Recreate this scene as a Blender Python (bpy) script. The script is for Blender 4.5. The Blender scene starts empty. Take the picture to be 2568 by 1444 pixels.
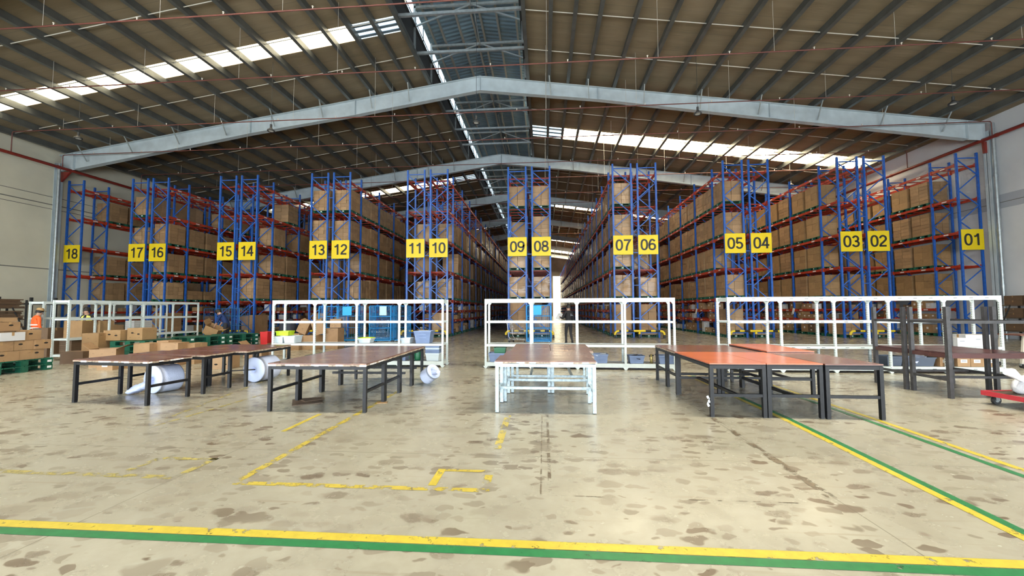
import bpy, math, random
from mathutils import Vector, Matrix, Euler
random.seed(7)
SC = bpy.context.scene
COL = SC.collection

# ------------------------------------------------------------------ camera, sky, exposure
FPX, YAW, PITCH, ROLL, EYE = 1020.3, .07728, .05303, -.00393, 1.5
cam_data = bpy.data.cameras.new('camera')
cam = bpy.data.objects.new('camera', cam_data)
COL.objects.link(cam)
cam_data.sensor_fit = 'HORIZONTAL'
cam_data.sensor_width = 36.0
cam_data.lens = 36.0 * FPX / 2568.0
cam_data.clip_start = .05
cam_data.clip_end = 400
_cy, _sy, _cp, _sp = math.cos(YAW), math.sin(YAW), math.cos(PITCH), math.sin(PITCH)
_F = Vector((-_sy * _cp, _cy * _cp, _sp))
_R0 = Vector((_cy, _sy, 0))
_U0 = _R0.cross(_F)
_cr, _sr = math.cos(ROLL), math.sin(ROLL)
_R = _R0 * _cr + _U0 * _sr
_U = _U0 * _cr - _R0 * _sr
_m = Matrix(((_R.x, _U.x, -_F.x, 0), (_R.y, _U.y, -_F.y, 0), (_R.z, _U.z, -_F.z, EYE), (0, 0, 0, 1)))
cam.matrix_world = _m
SC.camera = cam

world = bpy.data.worlds.new('sky')
SC.world = world
world.use_nodes = True
_bg = world.node_tree.nodes['Background']
_bg.inputs[0].default_value = (.70, .88, 1.0, 1)
_bg.inputs[1].default_value = 1.25

vs = SC.view_settings
SC.display_settings.display_device = 'sRGB'
vs.view_transform = 'Standard'
vs.look = 'None'
vs.gamma = 1
vs.use_curve_mapping = False
vs.exposure = 0.32
SKYLIGHT = 15.0           # how brightly the translucent roof strips glow
SKYLIGHT_BOOSTED = 46.0     # unseen strips at the near end, boosted to light tables and floor
try:
    cy = SC.cycles
    cy.max_bounces = 4
    cy.diffuse_bounces = 2
    cy.glossy_bounces = 2
    cy.transmission_bounces = 4
    cy.transparent_max_bounces = 4
    cy.sample_clamp_indirect = 6
    cy.use_denoising = True
    cy.adaptive_threshold = .10
    cy.adaptive_min_samples = 12
    cy.caustics_reflective = False
    cy.caustics_refractive = False
except Exception:
    pass


def area(name, loc, rot, sx, sy, power, color):
    l = bpy.data.lights.new(name, 'AREA')
    l.shape = 'RECTANGLE'
    l.size, l.size_y, l.energy, l.color = sx, sy, power, color
    o = bpy.data.objects.new(name, l)
    o.location, o.rotation_euler = loc, rot
    COL.objects.link(o)
    return o


# daylight falling in through the open dock doors behind the camera
area('dock_daylight', (-3.2, -8.7, 2.7), (math.radians(90), 0, 0), 44, 4.6, 6500, (.86, .94, 1.0))

# ------------------------------------------------------------------ materials
MATS = {}


def mat(name, color, rough=.5, metal=0.0, spec=.5, noise=0.0, nscale=6.0, tint=0.0, bump=0.0, bscale=40.0, coat=0.0, alpha=1.0, emit=None):
    m = bpy.data.materials.new(name)
    m.use_nodes = True
    nt = m.node_tree
    b = nt.nodes['Principled BSDF']
    b.inputs['Base Color'].default_value = (*color, 1)
    b.inputs['Roughness'].default_value = rough
    b.inputs['Metallic'].default_value = metal
    b.inputs['Specular IOR Level'].default_value = spec
    if coat:
        b.inputs['Coat Weight'].default_value = coat
        b.inputs['Coat Roughness'].default_value = .12
    if alpha < 1:
        b.inputs['Alpha'].default_value = alpha
    if emit:
        b.inputs['Emission Color'].default_value = (*emit[0], 1)
        b.inputs['Emission Strength'].default_value = emit[1]
    src = None
    if noise or tint:
        tc = nt.nodes.new('ShaderNodeTexCoord')
        hsv = nt.nodes.new('ShaderNodeHueSaturation')
        hsv.inputs['Color'].default_value = (*color, 1)
        val = nt.nodes.new('ShaderNodeMath')
        val.operation = 'ADD'
        val.inputs[0].default_value = 1.0
        val.inputs[1].default_value = 0.0
        if noise:
            n = nt.nodes.new('ShaderNodeTexNoise')
            n.inputs['Scale'].default_value = nscale
            n.inputs['Detail'].default_value = 5
            nt.links.new(tc.outputs['Object'], n.inputs['Vector'])
            mr = nt.nodes.new('ShaderNodeMapRange')
            mr.inputs['From Min'].default_value = .3
            mr.inputs['From Max'].default_value = .7
            mr.inputs['To Min'].default_value = 1 - noise
            mr.inputs['To Max'].default_value = 1 + noise
            nt.links.new(n.outputs['Fac'], mr.inputs['Value'])
            nt.links.new(mr.outputs['Result'], val.inputs[0])
        if tint:
            oi = nt.nodes.new('ShaderNodeObjectInfo')
            gi = nt.nodes.new('ShaderNodeNewGeometry')
            ad = nt.nodes.new('ShaderNodeMath')
            ad.operation = 'ADD'
            nt.links.new(oi.outputs['Random'], ad.inputs[0])
            nt.links.new(gi.outputs['Random Per Island'], ad.inputs[1])
            fr = nt.nodes.new('ShaderNodeMath')
            fr.operation = 'FRACT'
            nt.links.new(ad.outputs[0], fr.inputs[0])
            mt = nt.nodes.new('ShaderNodeMapRange')
            mt.inputs['To Min'].default_value = -tint
            mt.inputs['To Max'].default_value = tint
            nt.links.new(fr.outputs[0], mt.inputs['Value'])
            nt.links.new(mt.outputs['Result'], val.inputs[1])
        nt.links.new(val.outputs[0], hsv.inputs['Value'])
        nt.links.new(hsv.outputs['Color'], b.inputs['Base Color'])
    if bump:
        tc2 = nt.nodes.new('ShaderNodeTexCoord')
        n2 = nt.nodes.new('ShaderNodeTexNoise')
        n2.inputs['Scale'].default_value = bscale
        n2.inputs['Detail'].default_value = 3
        bp = nt.nodes.new('ShaderNodeBump')
        bp.inputs['Strength'].default_value = bump
        bp.inputs['Distance'].default_value = .02
        nt.links.new(tc2.outputs['Object'], n2.inputs['Vector'])
        nt.links.new(n2.outputs['Fac'], bp.inputs['Height'])
        nt.links.new(bp.outputs['Normal'], b.inputs['Normal'])
        if coat:
            nt.links.new(bp.outputs['Normal'], b.inputs['Coat Normal'])
    MATS[name] = m
    return m


def N(nt, kind, **kw):
    n = nt.nodes.new(kind)
    for k, v in kw.items():
        setattr(n, k, v)
    return n


def ramp(nt, src, p0, p1, c0=(0, 0, 0, 1), c1=(1, 1, 1, 1)):
    r = nt.nodes.new('ShaderNodeValToRGB')
    r.color_ramp.elements[0].position, r.color_ramp.elements[0].color = p0, c0
    r.color_ramp.elements[1].position, r.color_ramp.elements[1].color = p1, c1
    nt.links.new(src, r.inputs['Fac'])
    return r.outputs['Color']


def mixc(nt, fac, a, b, blend='MIX'):
    m = nt.nodes.new('ShaderNodeMix')
    m.data_type = 'RGBA'
    m.blend_type = blend
    for sock, v in ((m.inputs[0], fac), (m.inputs[6], a), (m.inputs[7], b)):
        if isinstance(v, (int, float)):
            sock.default_value = v
        elif isinstance(v, tuple):
            sock.default_value = v
        else:
            nt.links.new(v, sock)
    return m.outputs[2]


def noise(nt, vec, scale, detail=4, rough=.55):
    n = nt.nodes.new('ShaderNodeTexNoise')
    n.inputs['Scale'].default_value = scale
    n.inputs['Detail'].default_value = detail
    n.inputs['Roughness'].default_value = rough
    nt.links.new(vec, n.inputs['Vector'])
    return n.outputs['Fac']


def mapping(nt, vec, loc=(0, 0, 0), rot=(0, 0, 0), scale=(1, 1, 1)):
    m = nt.nodes.new('ShaderNodeMapping')
    m.inputs['Location'].default_value = loc
    m.inputs['Rotation'].default_value = rot
    m.inputs['Scale'].default_value = scale
    nt.links.new(vec, m.inputs['Vector'])
    return m.outputs['Vector']


def floor_material():
    m = bpy.data.materials.new('polished_concrete')
    m.use_nodes = True
    nt = m.node_tree
    b = nt.nodes['Principled BSDF']
    pos = nt.nodes.new('ShaderNodeTexCoord').outputs['Object']
    big = noise(nt, pos, .35, 4)
    mid = noise(nt, pos, 2.2, 6, .65)
    c = mixc(nt, ramp(nt, big, .3, .7), (.37, .345, .265, 1), (.45, .425, .335, 1))
    c = mixc(nt, ramp(nt, mid, .35, .75), c, mixc(nt, 1.0, c, (.78, .76, .73, 1), 'MULTIPLY'))
    # oily spots: separate blots of random size, wider than long, ragged at the rim
    wob = nt.nodes.new('ShaderNodeTexNoise')
    wob.inputs['Scale'].default_value = 6.5
    wob.inputs['Detail'].default_value = 2
    nt.links.new(pos, wob.inputs['Vector'])
    wv = nt.nodes.new('ShaderNodeVectorMath')
    wv.operation = 'MULTIPLY_ADD'
    nt.links.new(wob.outputs['Color'], wv.inputs[0])
    wv.inputs[1].default_value = (.22, .14, 0)
    nt.links.new(pos, wv.inputs[2])

    def spots(scale, loc, rmax, power):
        v = nt.nodes.new('ShaderNodeTexVoronoi')
        v.voronoi_dimensions = '2D'
        v.inputs['Scale'].default_value = 1.0
        nt.links.new(mapping(nt, wv.outputs[0], loc, (0, 0, .12), (scale, scale * 1.75, 1)), v.inputs['Vector'])
        sp = nt.nodes.new('ShaderNodeSeparateXYZ')
        nt.links.new(v.outputs['Color'], sp.inputs[0])
        pw = N(nt, 'ShaderNodeMath', operation='POWER')
        nt.links.new(sp.outputs[0], pw.inputs[0])
        pw.inputs[1].default_value = power
        rr = N(nt, 'ShaderNodeMath', operation='MULTIPLY')
        nt.links.new(pw.outputs[0], rr.inputs[0])
        rr.inputs[1].default_value = rmax
        df = N(nt, 'ShaderNodeMath', operation='SUBTRACT')
        nt.links.new(rr.outputs[0], df.inputs[0])
        nt.links.new(v.outputs['Distance'], df.inputs[1])
        mr = nt.nodes.new('ShaderNodeMapRange')
        mr.inputs['From Min'].default_value = -.02
        mr.inputs['From Max'].default_value = .07
        nt.links.new(df.outputs[0], mr.inputs['Value'])
        ml = N(nt, 'ShaderNodeMath', operation='MULTIPLY')
        nt.links.new(mr.outputs['Result'], ml.inputs[0])
        nt.links.new(sp.outputs[1], ml.inputs[1])
        return ml.outputs[0]
    s1 = spots(2.3, (3.1, .7, 0), .42, 2.2)
    s2 = spots(5.0, (7.3, 2.2, 0), .58, 1.4)
    region = ramp(nt, noise(nt, mapping(nt, pos, (1.7, 4.4, 0)), .6, 1), .33, .55)
    st = mixc(nt, 1.0, mixc(nt, 1.0, s1, s2, 'LIGHTEN'), mixc(nt, region, (.35, .35, .35, 1), (1, 1, 1, 1)), 'MULTIPLY')
    c = mixc(nt, st, c, (.165, .125, .085, 1))
    # long drag marks
    v3 = mapping(nt, pos, (0, 0, 0), (0, 0, .6), (.6, 9, 1))
    dr = ramp(nt, noise(nt, v3, 1.4, 3), .62, .72)
    c = mixc(nt, mixc(nt, 1.0, dr, (.35, .35, .35, 1), 'MULTIPLY'), c, (.24, .19, .13, 1))
    # saw-cut joints every few metres
    sep = nt.nodes.new('ShaderNodeSeparateXYZ')
    nt.links.new(pos, sep.inputs[0])
    lines = None
    for axis, period, off in ((0, 5.6, 3.32), (1, 5.6, 1.35)):
        a = N(nt, 'ShaderNodeMath', operation='ADD')
        nt.links.new(sep.outputs[axis], a.inputs[0])
        a.inputs[1].default_value = off + 560
        w = N(nt, 'ShaderNodeMath', operation='MODULO')
        nt.links.new(a.outputs[0], w.inputs[0])
        w.inputs[1].default_value = period
        l = N(nt, 'ShaderNodeMath', operation='LESS_THAN')
        nt.links.new(w.outputs[0], l.inputs[0])
        l.inputs[1].default_value = .010
        if lines is None:
            lines = l.outputs[0]
        else:
            mx = N(nt, 'ShaderNodeMath', operation='MAXIMUM')
            nt.links.new(lines, mx.inputs[0])
            nt.links.new(l.outputs[0], mx.inputs[1])
            lines = mx.outputs[0]
    ln = N(nt, 'ShaderNodeMath', operation='MULTIPLY')
    nt.links.new(lines, ln.inputs[0])
    ln.inputs[1].default_value = .55
    c = mixc(nt, ln.outputs[0], c, (.12, .10, .07, 1))
    nt.links.new(c, b.inputs['Base Color'])
    r = nt.nodes.new('ShaderNodeMapRange')
    nt.links.new(mid, r.inputs['Value'])
    r.inputs['From Min'].default_value = .3
    r.inputs['From Max'].default_value = .75
    r.inputs['To Min'].default_value = .19
    r.inputs['To Max'].default_value = .34
    nt.links.new(r.outputs['Result'], b.inputs['Roughness'])
    b.inputs['Specular IOR Level'].default_value = .38
    bp = nt.nodes.new('ShaderNodeBump')
    bp.inputs['Strength'].default_value = .05
    bp.inputs['Distance'].default_value = .01
    nt.links.new(noise(nt, pos, 9, 3), bp.inputs['Height'])
    nt.links.new(bp.outputs['Normal'], b.inputs['Normal'])
    MATS['floor'] = m


def paint_material(name, color, wear, scale=9):
    """floor paint that has flaked away in places, so the concrete shows through"""
    m = bpy.data.materials.new(name)
    m.use_nodes = True
    nt = m.node_tree
    b = nt.nodes['Principled BSDF']
    pos = nt.nodes.new('ShaderNodeTexCoord').outputs['Object']
    n = noise(nt, pos, 14, 4)
    c = mixc(nt, ramp(nt, n, .35, .7), (*color, 1), (color[0] * .78, color[1] * .78, color[2] * .8, 1))
    nt.links.new(c, b.inputs['Base Color'])
    b.inputs['Roughness'].default_value = .34
    a = ramp(nt, noise(nt, pos, scale, 6, .7), wear, wear + .05)
    nt.links.new(a, b.inputs['Alpha'])
    MATS[name] = m


def carton_material(name, color, coat=0.0):
    m = bpy.data.materials.new(name)
    m.use_nodes = True
    nt = m.node_tree
    b = nt.nodes['Principled BSDF']
    tc = nt.nodes.new('ShaderNodeTexCoord')
    pos = tc.outputs['Object']
    oi = nt.nodes.new('ShaderNodeObjectInfo')
    gi = nt.nodes.new('ShaderNodeNewGeometry')
    c = mixc(nt, gi.outputs['Random Per Island'], (*[v * .84 for v in color], 1), (*[min(1, v * 1.14) for v in color], 1))
    c = mixc(nt, oi.outputs['Random'], c, mixc(nt, 1.0, c, (.84, .80, .76, 1), 'MULTIPLY'))
    off = nt.nodes.new('ShaderNodeVectorMath')
    off.operation = 'ADD'
    nt.links.new(pos, off.inputs[0])
    nt.links.new(oi.outputs['Random'], off.inputs[1])
    # short printed lines and mottled tone
    pr = ramp(nt, noise(nt, mapping(nt, off.outputs[0], scale=(7, 7, 30)), 1.0, 2), .67, .70)
    c = mixc(nt, mixc(nt, 1.0, pr, (.55, .55, .55, 1), 'MULTIPLY'), c, (.07, .045, .03, 1))
    n = noise(nt, off.outputs[0], 5, 4)
    c = mixc(nt, ramp(nt, n, .3, .7), c, mixc(nt, 1.0, c, (.86, .85, .84, 1), 'MULTIPLY'))
    nt.links.new(c, b.inputs['Base Color'])
    b.inputs['Roughness'].default_value = .62
    if coat:
        f = ramp(nt, noise(nt, mapping(nt, off.outputs[0], scale=(2.2, 2.2, 2.6)), 1.0, 2), .42, .55)
        mm = N(nt, 'ShaderNodeMath', operation='MULTIPLY')
        nt.links.new(f, mm.inputs[0])
        mm.inputs[1].default_value = coat
        nt.links.new(mm.outputs[0], b.inputs['Coat Weight'])
        b.inputs['Coat Roughness'].default_value = .10
        bp = nt.nodes.new('ShaderNodeBump')
        bp.inputs['Strength'].default_value = .55
        bp.inputs['Distance'].default_value = .03
        nt.links.new(noise(nt, mapping(nt, off.outputs[0], scale=(5, 5, 11)), 1.0, 3), bp.inputs['Height'])
        nt.links.new(bp.outputs['Normal'], b.inputs['Coat Normal'])
    MATS[name] = m


def ribbed_material(name, color, axis, period, rough=.45, metal=.3, depth=.5):
    m = bpy.data.materials.new(name)
    m.use_nodes = True
    nt = m.node_tree
    b = nt.nodes['Principled BSDF']
    pos = nt.nodes.new('ShaderNodeTexCoord').outputs['Object']
    w = nt.nodes.new('ShaderNodeTexWave')
    w.wave_type = 'BANDS'
    w.bands_direction = axis
    w.inputs['Scale'].default_value = math.pi * 2 / (20 * period)
    w.inputs['Distortion'].default_value = 0
    nt.links.new(pos, w.inputs['Vector'])
    n = noise(nt, pos, .8, 4)
    c = mixc(nt, ramp(nt, n, .3, .7), (*color, 1), (*[v * .72 for v in color], 1))
    nt.links.new(c, b.inputs['Base Color'])
    b.inputs['Roughness'].default_value = rough
    b.inputs['Metallic'].default_value = metal
    bp = nt.nodes.new('ShaderNodeBump')
    bp.inputs['Strength'].default_value = depth
    bp.inputs['Distance'].default_value = .04
    nt.links.new(w.outputs['Fac'], bp.inputs['Height'])
    nt.links.new(bp.outputs['Normal'], b.inputs['Normal'])
    MATS[name] = m


def insulation_material():
    m = bpy.data.materials.new('roof_lining')
    m.use_nodes = True
    nt = m.node_tree
    b = nt.nodes['Principled BSDF']
    pos = nt.nodes.new('ShaderNodeTexCoord').outputs['Object']
    n = noise(nt, mapping(nt, pos, scale=(.25, 2.4, 1)), 1.0, 5)
    n2 = noise(nt, pos, .3, 3)
    c = mixc(nt, ramp(nt, n, .3, .7), (.285, .22, .14, 1), (.23, .175, .105, 1))
    c = mixc(nt, ramp(nt, n2, .35, .65), c, mixc(nt, 1.0, c, (.9, .92, .9, 1), 'MULTIPLY'))
    # seams between the lining rolls
    sep = nt.nodes.new('ShaderNodeSeparateXYZ')
    nt.links.new(pos, sep.inputs[0])
    w = N(nt, 'ShaderNodeMath', operation='PINGPONG')
    nt.links.new(sep.outputs[1], w.inputs[0])
    w.inputs[1].default_value = .62
    l = N(nt, 'ShaderNodeMath', operation='LESS_THAN')
    nt.links.new(w.outputs[0], l.inputs[0])
    l.inputs[1].default_value = .012
    sc_ = N(nt, 'ShaderNodeMath', operation='MULTIPLY')
    nt.links.new(l.outputs[0], sc_.inputs[0])
    sc_.inputs[1].default_value = .45
    c = mixc(nt, sc_.outputs[0], c, (.12, .10, .08, 1))
    nt.links.new(c, b.inputs['Base Color'])
    b.inputs['Roughness'].default_value = .75
    bp = nt.nodes.new('ShaderNodeBump')
    bp.inputs['Strength'].default_value = .35
    bp.inputs['Distance'].default_value = .06
    nt.links.new(noise(nt, mapping(nt, pos, scale=(.6, 3.0, 1)), 1.0, 3), bp.inputs['Height'])
    nt.links.new(bp.outputs['Normal'], b.inputs['Normal'])
    MATS['lining'] = m


def laminate_material(name, color, worn, amount, rough=.16):
    """table top laminate; WORN shows where the surface is rubbed through"""
    m = bpy.data.materials.new(name)
    m.use_nodes = True
    nt = m.node_tree
    b = nt.nodes['Principled BSDF']
    pos = nt.nodes.new('ShaderNodeTexCoord').outputs['Object']
    oi = nt.nodes.new('ShaderNodeObjectInfo')
    off = nt.nodes.new('ShaderNodeVectorMath')
    off.operation = 'ADD'
    sc3 = N(nt, 'ShaderNodeMath', operation='MULTIPLY')
    nt.links.new(oi.outputs['Random'], sc3.inputs[0])
    sc3.inputs[1].default_value = 37.0
    nt.links.new(pos, off.inputs[0])
    nt.links.new(sc3.outputs[0], off.inputs[1])
    p = off.outputs[0]
    grain = noise(nt, mapping(nt, p, scale=(1.2, 8, 1.2)), 1.0, 3)
    c = mixc(nt, ramp(nt, grain, .3, .7), (*color, 1), (*[v * .72 for v in color], 1))
    w = ramp(nt, noise(nt, mapping(nt, p, scale=(1.6, 2.6, 1)), 1.0, 5, .6), .64 - amount, .72 - amount)
    c = mixc(nt, mixc(nt, 1.0, w, (.8, .8, .8, 1), 'MULTIPLY'), c, (*worn, 1))
    nt.links.new(c, b.inputs['Base Color'])
    r = nt.nodes.new('ShaderNodeMapRange')
    nt.links.new(grain, r.inputs['Value'])
    r.inputs['To Min'].default_value = rough
    r.inputs['To Max'].default_value = rough + .16
    nt.links.new(r.outputs['Result'], b.inputs['Roughness'])
    b.inputs['Specular IOR Level'].default_value = .6
    MATS[name] = m


floor_material()
paint_material('paint_yellow', (.64, .50, .055), .36)
paint_material('paint_yellow_worn', (.60, .47, .07), .45, 7)
paint_material('paint_yellow_faded', (.48, .40, .12), .48, 8)
paint_material('paint_green', (.03, .21, .07), .33, 6)
paint_material('tape_mark', (.20, .155, .10), .49, 9)
insulation_material()
ribbed_material('monitor_sheet', (.25, .38, .48), 'Y', .30, .42, .25, .9)
ribbed_material('wall_sheet', (.55, .50, .42), 'Z', 1.2, .6, 0, .2)
carton_material('carton', (.42, .262, .135))
carton_material('carton_wrapped', (.43, .275, .145), .85)
carton_material('carton_orange', (.42, .26, .12))
carton_material('carton_dark', (.17, .105, .06))
laminate_material('laminate_worn', (.20, .085, .06), (.42, .23, .12), .06)
laminate_material('laminate_orange', (.70, .17, .065), (.62, .20, .09), -.05)
laminate_material('laminate_brown', (.22, .085, .055), (.26, .12, .08), -.02)
laminate_material('laminate_maroon', (.10, .035, .032), (.15, .07, .06), .02, .22)
mat('table_edge', (.40, .30, .22), .5, noise=.5, nscale=25)
mat('table_edge_white', (.72, .68, .66), .5, noise=.3, nscale=25)
mat('black_steel', (.009, .009, .011), .40, spec=.35, noise=.3, nscale=14)
mat('grey_steel', (.055, .052, .054), .42, noise=.3, nscale=14)
mat('pale_steel', (.50, .61, .66), .38, noise=.30, nscale=22)
mat('white_enamel', (.64, .71, .695), .32, noise=.05, nscale=12)
mat('shelf_sheet', (.42, .45, .46), .4, noise=.15, nscale=5)
mat('slot_dark', (.12, .13, .13), .7)
mat('blue_upright', (.022, .115, .46), .38, noise=.2, nscale=9)
mat('red_beam', (.46, .045, .018), .42, noise=.25, nscale=7)
mat('label_white', (.80, .76, .72), .5)
mat('zinc', (.42, .46, .47), .4, metal=.6, noise=.15)
mat('rafter_paint', (.52, .59, .62), .45, noise=.10, nscale=2)
mat('purlin_steel', (.13, .135, .125), .45, metal=.35, noise=.2, nscale=2)
mat('monitor_purlin', (.34, .33, .30), .45, metal=.3)
mat('curb_dark', (.035, .035, .035), .8)
mat('rod_pale', (.62, .58, .50), .45)
mat('red_pipe', (.23, .028, .018), .42, noise=.15)
mat('sprinkler_pipe', (.16, .050, .038), .45)
mat('sprinkler_head', (.75, .7, .6), .35)
mat('wall_cream', (.74, .70, .555), .75, noise=.06, nscale=.7)
mat('wall_grey', (.72, .73, .745), .75, noise=.06, nscale=.7)
mat('wall_band', (.46, .48, .52), .7)
mat('groove', (.20, .19, .16), .8)
mat('skylight', (.9, .85, .7), .5, emit=((1.0, .86, .58), SKYLIGHT))
mat('skylight_reduced', (.9, .85, .7), .5, emit=((1.0, .88, .62), SKYLIGHT * .35))  # left strips set weaker only to keep the floor below them darker
mat('skylight_boosted', (.9, .88, .8), .5, emit=((1.0, .92, .76), SKYLIGHT_BOOSTED))
mat('skylight_dim', (.5, .6, .66), .4, emit=((.72, .90, 1.0), 1.1))
mat('skylight_rib', (.16, .22, .27), .5)
mat('daylight_panel', (.9, .85, .7), .5, emit=((1.0, .90, .62), 3.2))
mat('sign_yellow', (.84, .62, .008), .45)
mat('sign_ink', (.022, .022, .02), .5)
mat('pallet_green', (.010, .105, .062), .42, noise=.2, nscale=12, tint=.15)
mat('logo_white', (.78, .80, .78), .5)
mat('yellow_guard', (.82, .60, .03), .4)
mat('black_guard', (.02, .02, .02), .45)
mat('cage_blue', (.012, .27, .66), .38)
mat('cage_navy', (.012, .13, .36), .42)
mat('cage_plate', (.02, .42, .85), .45)
mat('cage_board', (.50, .72, .80), .5)
mat('caster', (.05, .05, .05), .5)
mat('chrome', (.62, .64, .66), .22, metal=.85)
mat('rubber', (.03, .03, .03), .6)
mat('film_white', (.66, .74, .97), .22, noise=.06, nscale=6, bump=.35, bscale=70, coat=.5)
mat('film_edge', (.60, .68, .97), .35, noise=.15, nscale=30, bump=.4, bscale=60)
mat('bag_white', (.86, .88, .92), .4, bump=.3, bscale=25)
mat('paper', (.85, .85, .84), .6)
mat('bin_white', (.70, .78, .82), .35)
mat('bin_lime', (.56, .75, .015), .4)
mat('bin_blue', (.20, .27, .44), .4, noise=.08)
mat('bin_slate', (.13, .16, .22), .45)
mat('gold', (.55, .42, .15), .3, metal=.5)
mat('green_plastic', (.015, .17, .07), .35)
mat('carton_white', (.62, .62, .62), .55)
mat('grey_print', (.30, .33, .38), .5)
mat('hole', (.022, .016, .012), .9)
mat('red_toy', (.6, .03, .03), .4)
mat('trolley_red', (.50, .035, .05), .35)
mat('skin', (.50, .29, .20), .5)
mat('cloth_black', (.012, .012, .014), .85)
mat('cloth_navy', (.012, .035, .13), .85)
mat('cloth_dark', (.02, .02, .025), .85)
mat('vest_orange', (.90, .13, .02), .7)
mat('vest_yellow', (.72, .72, .16), .7)
mat('band_silver', (.75, .70, .62), .35)
mat('hair', (.012, .010, .009), .6)
mat('hat', (.42, .27, .12), .8)
mat('lamp_glass', (.75, .75, .70), .4)
mat('bundle', (.016, .018, .03), .7)
mat('dark_board', (.10, .065, .04), .7, noise=.25, nscale=8, tint=.25)
M = MATS

# ------------------------------------------------------------------ mesh helpers


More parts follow.
